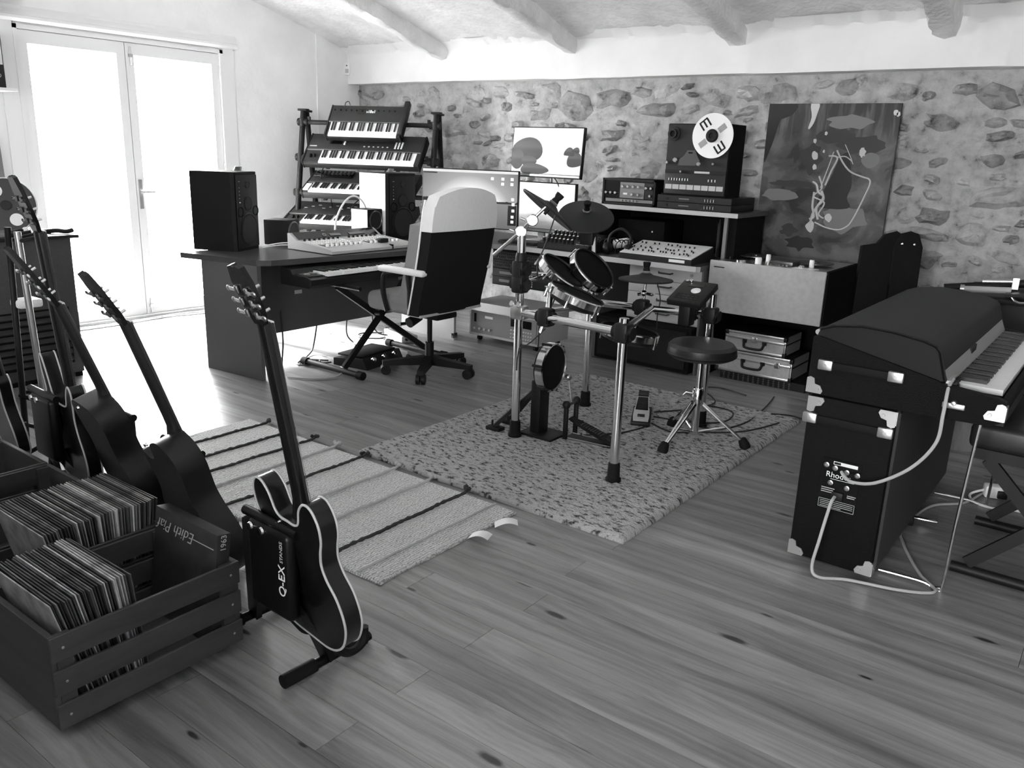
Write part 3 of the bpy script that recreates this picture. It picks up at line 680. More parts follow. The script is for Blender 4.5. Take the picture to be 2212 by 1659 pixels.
# ---- screens
def screen_mat(name, build):
    m = bpy.data.materials.new(name); m.use_nodes = True; MATS[name] = m
    b = m.node_tree.nodes['Principled BSDF']; b.inputs['Base Color'].default_value = (.01,.01,.01,1); b.inputs['Roughness'].default_value = .25
    tc = N(m,'ShaderNodeTexCoord'); sp = N(m,'ShaderNodeSeparateXYZ'); L(m, tc.outputs['Object'], sp.inputs[0])
    out = build(m, tc, sp); L(m, out, b.inputs['Emission Color']); b.inputs['Emission Strength'].default_value = 1.0
def s_lake(m, tc, sp):   # sky glow above a ridge and still water ; object z from 0 to .46
    x, z = sp.outputs[0], sp.outputs[2]
    arc = math_(m, 'ADD', math_(m, 'MULTIPLY', x, x), math_(m, 'MULTIPLY', math_(m, 'SUBTRACT', z, .02), math_(m, 'SUBTRACT', z, .02)))
    sky = ramp(m, math_(m, 'SQRT', arc), [(0, 1.), (.30, .95), (.40, .42), (.6, .2)])
    nz_ = N(m,'ShaderNodeTexNoise'); nz_.inputs['Scale'].default_value = 9; nz_.noise_dimensions = '1D'; L(m, x, nz_.inputs['W'])
    ridge = math_(m, 'ADD', .185, math_(m, 'MULTIPLY', nz_.outputs['Fac'], .07))
    below = math_(m, 'LESS_THAN', z, ridge); a = mixv(m, below, sky, .035)
    water = math_(m, 'LESS_THAN', z, .20); a = mixv(m, water, a, ramp(m, z, [(0,.16),(.2,.27)]))
    bar = math_(m, 'GREATER_THAN', z, .44); return mixv(m, bar, a, .85)
def s_cloud(m, tc, sp):
    x, z = sp.outputs[0], sp.outputs[2]
    mp = N(m,'ShaderNodeMapping'); mp.inputs['Scale'].default_value = (3, 1, 14); L(m, tc.outputs['Object'], mp.inputs['Vector'])
    nz_ = N(m,'ShaderNodeTexNoise'); nz_.inputs['Scale'].default_value = 1; L(m, mp.outputs[0], nz_.inputs['Vector'])
    f = math_(m, 'ADD', math_(m, 'MULTIPLY', z, 3.2), math_(m, 'MULTIPLY', nz_.outputs['Fac'], .35))
    return ramp(m, f, [(0,.12),(.35,.35),(.55,1.),(1,1.1)])
def s_white(m, tc, sp): return ramp(m, sp.outputs[2], [(0,.95),(1,1.05)])
screen_mat('screen_lake', s_lake); screen_mat('screen_cloud', s_cloud); screen_mat('screen_white', s_white)
def screen(label, loc, rz, w_, h_, m, chin=.0, tilt=0, neck=True, desk=None):
    t = thing('computer_screen', label, 'screen', loc, rz, 'computer screens on the desk')
    TM = RX(tilt)
    MB().box(-w_/2-.008, w_/2+.008, 0, .035, -.008-chin, h_+.008, TM, b=.004).build('bezel', 'black_plastic', t)
    o = MB().add([(-w_/2,-.0015,0),(w_/2,-.0015,0),(w_/2,-.0015,h_),(-w_/2,-.0015,h_)], [(0,1,2,3)], TM).build('display', m, t, 0)
    if chin: MB().box(-w_/2, w_/2, -.003, 0, -chin, -.004, TM).build('chin', 'alu', t, 0, label='silver lower bezel')
    return t, o
t1, _ = screen('widest screen, showing a dark ridge over still water, behind the chair', (-4.56, 5.42, .87), 19, .84, .46, 'screen_lake')
MB().box(-.03,.03,.035,.06,-.085,.2).box(-.14,.14,-.02,.16,-.09,-.08,b=.003).build('stand', 'alu', t1)
ic = MB()
for x, z in ((.20,.40),(.29,.40),(.37,.40),(.29,.36),(.37,.36),(.38,.24),(.385,.20),(.385,.15),(.38,.10),(.38,.06)): ic.box(x-.012, x+.012, -.0025, -.001, z-.011, z+.011)
mat('screen_icon', .95, .5, emit=1.)
ic.build('desktop_icons', 'screen_icon', t1, 0, label='small bright icons on the screen')
mat('screen_window', .03, .4)
MB().box(.34,.415,-.0022,-.001,.03,.19).build('dock_panel', 'screen_window', t1, 0, label='dark strip of the screen image')
MB().box(-.415,-.29,-.0022,-.001,.425,.438).build('menu_panel', 'screen_window', t1, 0, label='dark strip of the screen image')
t2_, _ = screen('upper tilted screen showing dark pebbles on white, mounted on an arm', (-3.95, 5.62, 1.325), 0, .67, .355, 'screen_white', chin=.02, tilt=-5)
pb = [('pebble', -.19, .17, .155, .10, .06), ('pebble', -.285, .10, .07, .085, .05), ('pebble', -.16, .09, .075, .05, .035), ('pebble', -.10, .025, .14, .05, .05), ('pebble', .28, .105, .075, .065, .05), ('pebble', .22, .165, .05, .035, .04), ('pebble', .275,.185,.04,.02,.03)]
def pebble_mat(nm, lo, hi):
    m = bpy.data.materials.new(nm); m.use_nodes = True; MATS[nm] = m; b = m.node_tree.nodes['Principled BSDF']; b.inputs['Base Color'].default_value = (.01,.01,.01,1)
    tc = N(m,'ShaderNodeTexCoord'); sp = N(m,'ShaderNodeSeparateXYZ'); L(m, tc.outputs['Generated'], sp.inputs[0])
    L(m, ramp(m, sp.outputs[2], [(0,lo),(.45,lo*1.5),(.62,hi),(1,hi*.6)]), b.inputs['Emission Color']); b.inputs['Emission Strength'].default_value = 1
pebble_mat('screen_pebble', .012, .075)
rp = random.Random(5)
for i, (nm, x, z, a, b_, _) in enumerate(pb):
    pts = []
    for j in range(26):
        tt = 2*math.pi*j/26; px_ = x+a*math.cos(tt); pz = z+b_*math.sin(tt)*(1.1 if math.sin(tt) > 0 else .75)+.008*math.sin(2*tt+i)
        pts.append((min(max(px_,-.335),.335), min(max(pz,0),.355)))
    MB().add([(px_, -.0016-.0001*i-.0004, pz) for px_, pz in pts], [tuple(range(26))], RX(-5)).build('pebble_image', 'screen_pebble', t2_, 0, label='dark pebble in the screen image')
MB().cyl((-.02,.04,.1),(-.05,.16,.02),.016).cyl((-.05,.16,.02),(-.05,.20,-.53),.017).box(-.12,.02,.12,.26,-.545,-.53).build('monitor_arm', 'alu', t2_)
MB().tube(spline([(.02,.05,.0),(.08,.07,-.06),(.1,.12,-.2),(.05,.2,-.4)]), .005).build('screen_cable', 'cable_black', t2_)
t3, _ = screen('right-hand lower screen showing pale clouds, behind the tilted cymbal', (-4.04, 5.70, .885), 0, .68, .365, 'screen_cloud', chin=.025)
MB().box(-.03,.03,.035,.06,-.10,.15).box(-.12,.12,-.02,.14,-.105,-.095,b=.003).build('stand', 'alu', t3)

# ---- things on the right wing
mp_ = thing('computer_keyboard', 'flat dark computer keyboard on the desk below the lower screen', 'keyboard', (-4.0, 5.36, .781), 0)
MB().box(-.20,.16,0,.12,0,.012,b=.003).build('base', 'dark_grey', mp_)
mb = MB()
for i in range(16):
    for j in range(5): mb.box(-.192+i*.0217, -.174+i*.0217, .008+j*.022, .026+j*.022, .012, .018)
mb.build('keycaps', 'black_plastic', mp_, 0, kind='stuff')
mo = thing('modular_synth', 'low black desktop synthesizer crowded with pale-capped knobs', 'synthesizer', (-3.74, 5.27, .781), 0)
MB().add([(0,0,0),(.46,0,0),(.46,.26,0),(0,.26,0),(0,0,.045),(.46,0,.045),(.46,.26,.12),(0,.26,.12)], [(3,2,1,0),(4,5,6,7),(0,1,5,4),(1,2,6,5),(2,3,7,6),(3,0,4,7)]).build('case', 'black_plastic', mo, 0)
PM = frame((0,0,.045), (1,0,0), (0,-.075,.26))
k1, k2, k3 = MB(), MB(), MB()
for i in range(8):
    for j in range(3):
        x, y = .03+i*.037, .05+j*.08; knob(k1, x, y, 0, .012, .026, PM); knob(k2, x, y, .026, .008, .004, PM)
for i in range(7):
    for j in range(6): k3.lathe([(.005,0),(.006,.003),(.004,.003)], PM@T(.34+i*.016, .03+j*.036, 0), 8)
k1.build('knobs', 'black_plastic', mo); k2.build('knob_caps', 'print_white', mo); k3.build('patch_sockets', 'steel', mo)
MB().add([(0,-.001,.01),(.46,-.001,.01),(.46,-.001,.04),(0,-.001,.04)], [(0,1,2,3)]).build('front_strip', 'dark_grey', mo, 0)
hp = thing('headphones', 'black headphones resting on a pale can beside the knobby synthesizer', 'headphones', (-3.10, 5.40, .86), 0)
MB().tube(spline([(-.09,0,-.02),(-.085,.02,.06),(0,.03,.11),(.085,.02,.06),(.09,0,-.02)]), .010).build('headband', 'black_plastic', hp)
for s in (-1, 1): MB().lathe([(0,-.022),(.04,-.02),(.045,0),(.038,.02),(0,.022)], zto((s*.09,0,-.035),(1,0,.2))).build('ear_cup', 'black_plastic', hp)
o = MB().lathe([(.0,0),(.035,0),(.035,.11),(.028,.12),(.012,.13),(.012,.15),(0,.15)], zto((0,0,0),(1,.1,.2)), 20).build('spray_can', 'white_plastic'); o.location = (-3.22, 5.55, .84); tag(o, 'white can lying on its side behind the drum cymbal on the desk', 'can')
mb = MB()
for i in range(6): mb.tube(spline([(-3.3+.05*i,5.45,.79),(-3.28+.05*i,5.42,.86+.015*(i%3)),(-3.24+.04*i,5.5,.88),(-3.2+.03*i,5.58,.79)]), .004)
tag(mb.build('cable_tangle', 'cable_black'), 'tangle of dark cables on the desk behind the drum kit', 'cables')
gb_ = thing('desk_box', 'black unlit rack box standing on the desk under the shelf', 'box', (-3.30, 5.72, .781), 0)
MB().box(0,.40,0,.3,0,.24,b=.005).build('case', 'black_matte', gb_); MB().cyl((.30,-.004,.16),(.30,.0,.16),.006).build('power_light', 'print_white', gb_)
sy = thing('slider_synth', 'small desktop synthesizer with pale panel full of sliders on the desk corner', 'synthesizer', (-3.03, 5.29, .781), 0)
MB().add([(0,0,0),(.57,0,0),(.57,.36,0),(0,.36,0),(0,0,.035),(.57,0,.035),(.57,.36,.10),(0,.36,.10)], [(3,2,1,0),(4,5,6,7),(0,1,5,4),(1,2,6,5),(2,3,7,6),(3,0,4,7)]).build('case', 'dark_grey', sy, 0)
PM = frame((0,0,.0355), (1,0,0), (0,-.065,.36))
MB().box(.005,.565,.004,.35,0,.006,PM).build('control_panel', 'white_plastic', sy, 0, label='pale control panel')
k1, k2 = MB(), MB(); rr_ = random.Random(9)
for j, (y, n_) in enumerate(((.07,22),(.15,20),(.26,14))):
    for i in range(n_):
        if rr_.random() < .15: continue
        x = .04+i*(.50/n_); k2.box(x-.0012,x+.0012,y-.02,y+.025,.006,.0065,PM); yy = y+rr_.uniform(-.012,.018); k1.box(x-.004,x+.004,yy-.004,yy+.004,.006,.018,PM)
k1.build('slider_caps', 'black_plastic', sy, 0); k2.build('slider_slots', 'mid_grey', sy, 0)
MB().box(.40,.52,-.0015,0,.008,.028).build('maker_plate', 'print_white', sy, 0)
o = MB().cyl((0,0,0),(0,0,.24),.016).cyl((0,0,.24),(0,0,.27),.010,.006).cyl((0,0,-.012),(0,0,0),.05).build('desk_microphone', 'black_plastic'); o.location = (-2.52,5.85,.793); tag(o, 'slim black upright rod with bright tip at the right end of the desk', 'microphone')
o = MB().tube(spline([(0,0,0),(.01,.0,.10),(.04,.01,.15),(.08,0,.10),(.09,0,0)]), .02, 10).build('foam_hook', 'dark_grey'); o.location = (-3.02,5.80,.80); tag(o, 'arched dark foam tube behind the slider synthesizer', 'tube')
# tape echo
te = thing('tape_echo', 'black tape echo unit with chrome knobs on the left of the shelf', 'effects unit', (-3.40, 5.62, 1.132), 0)
MB().box(0,.45,.012,.28,0,.19,b=.006).build('case', 'black_matte', te)
for a in ((0,.45,0,.012,0,.014),(0,.45,0,.012,.176,.19),(0,.014,0,.012,0,.19),(.436,.45,0,.012,0,.19)): MB().box(*a).build('case_rim', 'black_plastic', te, 0)
MB().box(.014,.436,.010,.013,.014,.176).build('front_plate', 'black_gloss', te, 0)
MB().box(.15,.355,.007,.010,.05,.165).build('inner_plate', 'mid_grey', te, 0); MB().box(.36,.43,.007,.010,.05,.165).build('inner_plate', 'dark_grey', te, 0)
MB().box(.03,.43,.006,.010,.02,.042).build('lower_plate', 'mid_grey', te, 0)
for x, z in ((.035,.085),(.075,.085),(.115,.085),(.175,.135),(.22,.135),(.265,.135),(.31,.135),(.26,.078),(.31,.078),(.375,.13),(.415,.13),(.41,.075)):
    MB().lathe([(.013,0),(.013,.010),(.009,.018),(0,.018)], zto((x,.008,z),(0,-1,0)), 14).build('knob', 'chrome', te)
MB().box(.18,.215,.004,.007,.075,.088).build('meter', 'print_white', te, 0)
for i in range(5): MB().cyl((.17+i*.03,.006,.031),(.17+i*.03,.0,.031),.007,n=10).build('socket', 'steel', te)
MB().box(.446,.456,.10,.16,.08,.10,b=.003).build('carry_handle', 'gunmetal', te)
# two slim rack units
for q, (z, lab) in enumerate(((1.132,'lower of two slim black rack units under the tape machine'), (1.180,'upper of two slim black rack units under the tape machine'))):
    u = thing('rack_unit', lab, 'rack unit', (-2.915, 5.60, z), 0, 'slim rack units under the tape machine')
    MB().box(0,.57,.004,.42,0,.046,b=.002).build('case', 'black_plastic', u); MB().box(0,.57,0,.004,.002,.044).build('front_plate', 'dark_grey', u, 0)
    MB().box(.06,.08,-.004,0,.015,.030).build('button', 'black_plastic', u, 0)
    for i in range(4): MB().box(.37+i*.022,.374+i*.022,-.005,0,.012,.032).build('switch', 'print_grey', u, 0)
    MB().box(.17,.25,-.001,0,.02,.028).build('marking', 'mid_grey', u, 0)
# reel-to-reel
rr2 = thing('reel_tape_machine', 'tall black open-reel tape machine with one white reel on the shelf', 'tape machine', (-2.875, 5.60, 1.226), 0)
MB().box(0,.475,.012,.26,0,.495,b=.004).build('cabinet', 'black_matte', rr2)
MB().box(.005,.47,0,.012,.18,.49).build('deck_plate', 'dark_grey', rr2, 0)
MB().box(.005,.47,-.006,.012,.012,.155,b=.003).build('meter_panel', 'dark_grey', rr2)
MB().box(.005,.47,-.004,.012,.155,.18).build('control_strip', 'black_plastic', rr2, 0)
for i in range(8): MB().box(.018+i*.056,.068+i*.056,-.010,-.005,.045,.078).build('level_meter', 'light_grey', rr2, 0)
for i in range(8): MB().box(.04+i*.021,.045+i*.021,-.012,-.005,.105,.122).build('switch', 'print_white', rr2, 0)
for i in range(3): MB().box(.345+i*.025,.35+i*.025,-.012,-.005,.105,.122).build('switch', 'print_white', rr2, 0)
MB().box(.235,.35,-.008,-.003,.160,.174).build('tape_counter', 'print_grey', rr2, 0)
for x, z, r in ((.022,.228,.012),(.082,.246,.018),(.265,.224,.017),(.375,.228,.012),(.135,.168,.010)): MB().lathe([(r,0),(r,.02),(r*.7,.026),(0,.026)], zto((x,-.0,z),(0,-1,0)), 16).build('roller', 'chrome', rr2)
HM = frame((0,0,0),(1,0,0),(0,-1,0))
MB().prism([(.11,.21),(.24,.21),(.275,.245),(.255,.275),(.235,.315),(.175,.315),(.150,.275),(.12,.255)], 0, .022, HM).build('head_cover', 'gunmetal', rr2, 0)
MB().box(.185,.215,-.024,-.020,.293,.303).build('head_marking', 'black_matte', rr2, 0)
MB().lathe([(.048,0),(.048,.012),(.030,.014),(.030,.035),(.020,.035),(.016,.02),(0,.02)], zto((.055,0,.425),(0,-1,0)), 24).build('supply_hub', 'black_plastic', rr2)
rl = MB(); rM = zto((.355,-.022,.415),(0,-1,0),(1,0,0))
reel = MB().lathe([(.040,.0),(.150,.0),(.150,.004),(.040,.004),(.040,.0)], rM, 48).build('reel', 'white_paint', rr2, label='white reel')
MB().lathe([(.06,-.012),(.06,0),(0,0)], rM, 24).build('tape_pack', 'black_plastic', reel)
MB().lathe([(.042,.0),(.045,.016),(.036,.024),(.02,.024),(.016,.016),(0,.016)], rM, 20).build('reel_hub', 'black_plastic', reel)
mat('reel_grey', .3, .6)  # grey of the two window patches on the reel
for a in (38, 218): MB().box(.055,.115,-.020,.020,.0042,.0050,rM@RZ(a)).build('reel_window', 'reel_grey', reel, 0)
for a in (128, 308):
    m_ = MB(); MM = rM@RZ(a)
    m_.box(.118,.128,-.035,.035,.0042,.0055,MM)
    for yy in (-.0305,0,.0305): m_.box(.065 if yy else .07,.12,yy-.0062,yy+.0062,.0042,.0055,MM)
    m_.build('reel_emblem', 'black_plastic', reel, 0, label='black letter-shaped emblem')
# ---- below the right wing
dw = thing('drawer_unit', 'pale four-drawer unit under the right wing of the desk', 'drawers', (-2.985, 5.38, .34), 0)
MB().box(0,.585,.012,.5,0,.395).build('carcass', 'light_grey', dw, 0)
for i in range(4):
    z0 = .004+i*.098; f_ = MB().box(.003,.582,0,.012,z0,z0+.094,b=.002).build('drawer', 'light_grey', dw)
    MB().tube([(.24,0,z0+.06),(.25,-.02,z0+.055),(.34,-.02,z0+.055),(.35,0,z0+.06)], .006).build('handle', 'gunmetal', f_)
MB().cyl((.5,-.012,.36),(.5,.0,.36),.012).build('lock', 'chrome', dw)
ba = thing('bass_cabinet', 'black speaker cabinet on the floor under the drawers', 'speaker', (-3.2, 5.30, 0), 0)
MB().box(0,.78,.01,.55,.01,.335,b=.008).build('cabinet', 'black_matte', ba)
MB().box(.03,.75,0,.012,.04,.31).build('grille', 'speaker_black', ba, 0)
ru = thing('outboard_rack', 'dark bay of knob-covered rack modules under the desk beside the chair', 'rack', (-4.30, 5.42, .42), 0)
MB().box(0,.62,.01,.45,0,.30).build('case', 'black_matte', ru, 0)
for i, z in enumerate((.215,.145,.075,.01)):
    p_ = MB().box(.01,.61,0,.012,z,z+.062).build('rack_module', 'black_plastic' if i % 2 else 'dark_grey', ru, 0)
    kk = MB()
    if i < 2:
        for j in range(28):
            for l_ in range(2): kk.lathe([(.006,0),(.006,.01),(0,.01)], zto((.03+j*.0205,0,z+.018+.026*l_),(0,-1,0)), 8)
        kk.build('module_knobs', 'gunmetal', p_)
    else:
        kk.lathe([(.022,0),(.022,.014),(0,.014)], zto((.30,0,z+.03),(0,-1,0)), 18)
        for j in range(3):
            for l_ in range(3): kk.box(.36+j*.022,.375+j*.022,-.004,0,z+.008+l_*.018,z+.02+l_*.018)
        kk.build('module_knobs', 'print_grey', p_)
        MB().box(.08,.22,-.002,0,z+.02,z+.042).build('module_display', 'mid_grey', p_, 0)
rc = thing('rolling_recorder', 'grey rack-mount recorder with small dark display on casters under the desk', 'recorder', (-4.26, 5.10, .0), 0)
MB().box(0,.68,.02,.42,.05,.32).build('case', 'light_grey', rc, 0)
MB().box(0,.68,0,.02,.05,.32).build('front_rim', 'alu', rc, 0)
MB().box(.015,.665,-.004,.0,.07,.25).build('front_plate', 'mid_grey', rc, 0)
MB().box(.42,.62,-.007,-.004,.175,.235).build('display', 'black_gloss', rc, 0)
kk = MB()
for i in range(9):
    for j in range(3): kk.box(.42+i*.024,.434+i*.024,-.009,-.004,.085+j*.028,.095+j*.028)
for i in range(4): kk.lathe([(.01,0),(.01,.012),(0,.012)], zto((.06+.05*i,-.004,.11),(0,-1,0)), 12)
kk.build('buttons', 'light_grey', rc); MB().box(.16,.24,-.0055,-.004,.20,.22).build('marking', 'print_white', rc, 0); MB().box(.05,.07,-.006,-.004,.16,.23).build('vent', 'black_matte', rc, 0)
for x in (.06,.62):
    for y in (.06,.36): MB().cyl((x-.012,y,.022),(x+.012,y,.022),.022).box(x-.008,x+.008,y-.01,y+.01,.022,.05).build('caster', 'black_plastic', rc)
# ---- pedals and boxes on the floor under the desk
pd = thing('pedal_unit', 'black foot controller box on the floor behind the X stand', 'pedal', (-4.42, 3.80, 0), 8)
MB().add([(0,0,0),(.30,0,0),(.30,.42,0),(0,.42,0),(0,0,.05),(.26,0,.075),(.26,.42,.075),(0,.42,.05)], [(3,2,1,0),(4,5,6,7),(0,1,5,4),(1,2,6,5),(2,3,7,6),(3,0,4,7)]).build('case', 'black_plastic', pd, 0)
MB().box(.02,.24,.02,.40,.07,.085,b=.006).build('tread', 'black_rubber', pd)
for y in (.08,.2,.32): MB().lathe([(.018,0),(.018,.02),(.012,.026),(0,.026)], zto((.285,y,.055),(1,0,.6)), 14).build('foot_switch', 'chrome', pd)
ex = thing('expression_pedal', 'pale rocker pedal with black tread beside the chair base', 'pedal', (-4.86, 4.72, 0), -20)
MB().box(0,.34,0,.14,0,.055,b=.006).build('base', 'light_grey', ex)
MB().box(-.02,.30,.005,.135,0,.022,T(.02,0,.07)@RY(-14)).build('treadle', 'black_rubber', ex, 0)
for i in range(3): MB().cyl((.34,.035+.035*i,.03),(.36,.035+.035*i,.03),.010).build('jack', 'black_plastic', ex)
cb = random.Random(21)
for q, pts in enumerate(([(-4.8,4.3,.4),(-4.82,4.28,.1),(-4.75,4.3,.01),(-4.6,4.15,.008),(-4.45,4.0,.008)], [(-4.75,3.95,.3),(-4.76,3.9,.05),(-4.66,3.75,.008),(-4.5,3.7,.008),(-4.42,3.78,.02)], [(-4.62,3.66,.008),(-4.55,3.78,.01),(-4.48,3.68,.01),(-4.56,3.60,.01),(-4.64,3.72,.01),(-4.5,3.82,.01)],
        [(-4.36,3.35,.008),(-4.22,3.42,.008),(-4.13,3.55,.008),(-4.18,3.68,.02),(-4.3,3.76,.008)], [(-4.88,4.6,.3),(-4.86,4.62,.06),(-4.78,4.72,.01),(-4.68,4.82,.01),(-4.6,4.75,.01)], [(-5.1,5.0,.008),(-4.9,4.75,.01),(-4.75,4.60,.01),(-4.9,4.5,.01),(-5.0,4.62,.01),(-4.8,4.85,.01)], [(-4.6,3.5,.4),(-4.56,3.48,.2),(-4.54,3.45,.06),(-4.5,3.42,.008)])):
    tag(MB().tube(spline(pts), .006).build('floor_cable', 'cable_black' if q != 3 else 'cable_grey'), ['thin cable dropping from the desk to the floor by the pedal unit', 'thin cable curving from the desk panel to the pedal unit', 'small coil of thin black cable on the floor under the desk', 'pale cable curling round the front foot of the X stand', 'thin cable hanging down to the rocker pedal', 'loop of black cable on the floor behind the X stand', 'thin dark cable hanging at the near end of the desk panel'][q], 'cable')
# ================================================================ rugs
def rug_mat(name, lo, hi, sx, sy, thr, bump=.8, fs=260):
    m = bpy.data.materials.new(name); m.use_nodes = True; b = m.node_tree.nodes['Principled BSDF']; MATS[name] = m
    tc = N(m,'ShaderNodeTexCoord'); mp = N(m,'ShaderNodeMapping'); mp.inputs['Scale'].default_value = (sx, sy, 1); L(m, tc.outputs['Object'], mp.inputs['Vector'])
    n1 = N(m,'ShaderNodeTexNoise'); n1.inputs['Scale'].default_value = 1; n1.inputs['Detail'].default_value = 4; n1.inputs['Roughness'].default_value = .7; L(m, mp.outputs[0], n1.inputs['Vector'])
    L(m, ramp(m, n1.outputs['Fac'], [(thr-.06, lo), (thr+.05, hi), (1, hi*1.15)]), b.inputs['Base Color'])
    b.inputs['Roughness'].default_value = .95; b.inputs['Specular IOR Level'].default_value = .1
    n2 = N(m,'ShaderNodeTexNoise'); n2.inputs['Scale'].default_value = fs; n2.inputs['Detail'].default_value = 3; L(m, tc.outputs['Object'], n2.inputs['Vector'])
    bp = N(m,'ShaderNodeBump'); bp.inputs['Strength'].default_value = bump; bp.inputs['Distance'].default_value = .012; L(m, n2.outputs['Fac'], bp.inputs['Height']); L(m, bp.outputs[0], b.inputs['Normal'])
rug_mat('rug_fleck', .05, .39, 22, 52, .44, 1.0, 120)
def weave_mat():
    m = bpy.data.materials.new('rug_weave'); m.use_nodes = True; MATS['rug_weave'] = m; b = m.node_tree.nodes['Principled BSDF']
    tc = N(m,'ShaderNodeTexCoord')
    def wave(sc, dirn, dist):
        w_ = N(m,'ShaderNodeTexWave'); w_.wave_type = 'BANDS'; w_.bands_direction = dirn; w_.inputs['Scale'].default_value = sc; w_.inputs['Distortion'].default_value = dist; w_.inputs['Detail'].default_value = 3; w_.inputs['Detail Scale'].default_value = 2.5
        L(m, tc.outputs['Object'], w_.inputs['Vector']); return w_.outputs['Fac']
    a_, b_ = wave(26, 'X', 5), wave(38, 'Y', 4)
    n1 = N(m,'ShaderNodeTexNoise'); n1.inputs['Scale'].default_value = 90; n1.inputs['Detail'].default_value = 4; L(m, tc.outputs['Object'], n1.inputs['Vector'])
    h_ = math_(m, 'ADD', math_(m, 'MULTIPLY', a_, .55), math_(m, 'ADD', math_(m, 'MULTIPLY', b_, .35), math_(m, 'MULTIPLY', n1.outputs['Fac'], .8)))
    L(m, ramp(m, h_, [(.25,.20),(.7,.50),(1.,.72)]), b.inputs['Base Color']); b.inputs['Roughness'].default_value = .95; b.inputs['Specular IOR Level'].default_value = .1
    bp = N(m,'ShaderNodeBump'); bp.inputs['Strength'].default_value = .9; bp.inputs['Distance'].default_value = .008; L(m, h_, bp.inputs['Height']); L(m, bp.outputs[0], b.inputs['Normal'])
weave_mat()
mat('cord_dark', .03, .9); mat('cord_pale', .42, .9)
def rug(name, label, x0, x1, y0, y1, th, m, wav=.004, nz=.003, nx=90, ny=60):
    t = thing(name, label, 'rug', ((x0+x1)/2, (y0+y1)/2, 0)); cx, cy = (x0+x1)/2, (y0+y1)/2
    vs_, fs = [], []
    for j in range(ny+1):
        for i in range(nx+1):
            u, v = i/nx, j/ny; x = x0+(x1-x0)*u; y = y0+(y1-y0)*v
            ex = mnoise.noise(V((x*6, y*6, 1)))*wav
            edge = min(u*(x1-x0), (1-u)*(x1-x0), v*(y1-y0), (1-v)*(y1-y0)); r_ = min(1, edge/(th*1.2))
            vs_.append((x-cx+ex, y-cy+mnoise.noise(V((x*6, y*6, 9)))*wav, th*math.sqrt(max(0,1-(1-r_)**2))*.75+th*.25+mnoise.noise(V((x*55, y*55, 4)))*nz*r_+mnoise.noise(V((x*9, y*9, 2)))*nz*.5*r_))
    for j in range(ny):
        for i in range(nx): a = j*(nx+1)+i; fs.append((a, a+1, a+nx+2, a+nx+1))
    b = [i for i in range(nx+1)]+[j*(nx+1)+nx for j in range(1, ny+1)]+[ny*(nx+1)+i for i in range(nx-1,-1,-1)]+[j*(nx+1) for j in range(ny-1,0,-1)]
    n0 = len(vs_); vs_ += [(vs_[i][0], vs_[i][1], .001) for i in b]; k = len(b)
    fs += [(b[i], b[(i+1)%k], n0+(i+1)%k, n0+i) for i in range(k)]+[tuple(range(n0, n0+k))]
    MB().add(vs_, fs).build('pile', m, t, 60)
    return t
rug('flecked_rug', 'thick pale rug flecked with dark grey under the drum kit', -2.97, -1.44, 2.70, 4.80, .028, 'rug_fleck', .006, .006, 230, 300)
r1 = rug('striped_rug', 'handwoven pale rug with raised cord stripes and tassels beside the guitars', -3.80, -1.935, 1.845, 2.655, .012, 'rug_weave', .006, .0025, 300, 130)
cx, cy = (-3.80-1.935)/2, (1.845+2.655)/2
for i, x in enumerate((-2.05, -2.225, -2.446, -2.665, -2.893, -3.10, -3.27, -3.453, -3.66)):
    pale = i in (0, 2, 3, 5); r_ = .0085 if i else .005
    pts = [(x-cx+.0025*math.sin(j*.5+i), 1.85-cy+.80*j/40, .014+.0015*math.sin(j*2.1)) for j in range(41)]
    MB().tube(pts, [r_*(1+.22*math.sin(j*2.9)) for j in range(41)], 6).build('cord', 'cord_pale' if pale else 'cord_dark', r1)
    if i:
        kn = MB(); rk_ = random.Random(i)
        yy = 2.66-cy
        kn.tube(spline([(x-cx,yy-.01,.014),(x-cx-.01,yy+.03,.02),(x-cx-.03,yy+.035,.012)]), .007, 6)
        for j in range(5): kn.sph((x-cx-.012+rk_.uniform(-.022,.014), yy+.02+rk_.uniform(-.006,.02), .017+rk_.uniform(0,.008)), .010, n=8, m=5)
        kn.build('tassel', 'cord_pale' if pale else 'cord_dark', r1)
for q, (x, y, a, l_) in enumerate(((-1.925,2.34,18,.085),(-1.915,2.485,40,.095))):
    tg = []; 
    for j in range(9):
        t_ = j/8; tg += [(l_*t_-.005, -.028, .014+.020*math.sin(t_*2.6)), (l_*t_-.005, .028, .014+.020*math.sin(t_*2.6))]
    MB().add(tg, [(2*j, 2*j+2, 2*j+3, 2*j+1) for j in range(8)], T(x-cx,y-cy,0)@RZ(a)).build('care_tag', 'paper', r1, 60, label='white sewn-in label')

# ================================================================ drum kit
KL = (-2.15, 3.72, 0); KO = T(-KL[0], -KL[1], -KL[2])
kit = thing('electronic_drum_kit', 'electronic drum kit of black pads and cymbals on a chrome tube rack', 'drum kit', KL)
def kp(mb, name, m, parent=kit, smooth=32, label=None): return mb.build(name, m, parent, smooth, label, M=(KO if parent is kit else None))
RUGZ = .028
mat('mesh_head', .006, .6, spec=.12); mat('pad_rubber', .012, .5, spec=.25)
posts = {'A': ((-1.782,3.20), .80), 'B': ((-2.505,3.392), 1.09), 'C': ((-2.53,4.13), .72), 'D': ((-1.83,4.25), .78)}
for k, ((x, y), zt) in posts.items():
    p_ = kp(MB().cyl((x,y,RUGZ+.05),(x,y,zt),.022), 'rack_post', 'chrome')
    MB().lathe([(.037,0),(.037,.012),(.030,.02),(.028,.085),(.024,.09)], T(x,y,RUGZ), 20).build('rubber_foot', 'black_rubber', p_)
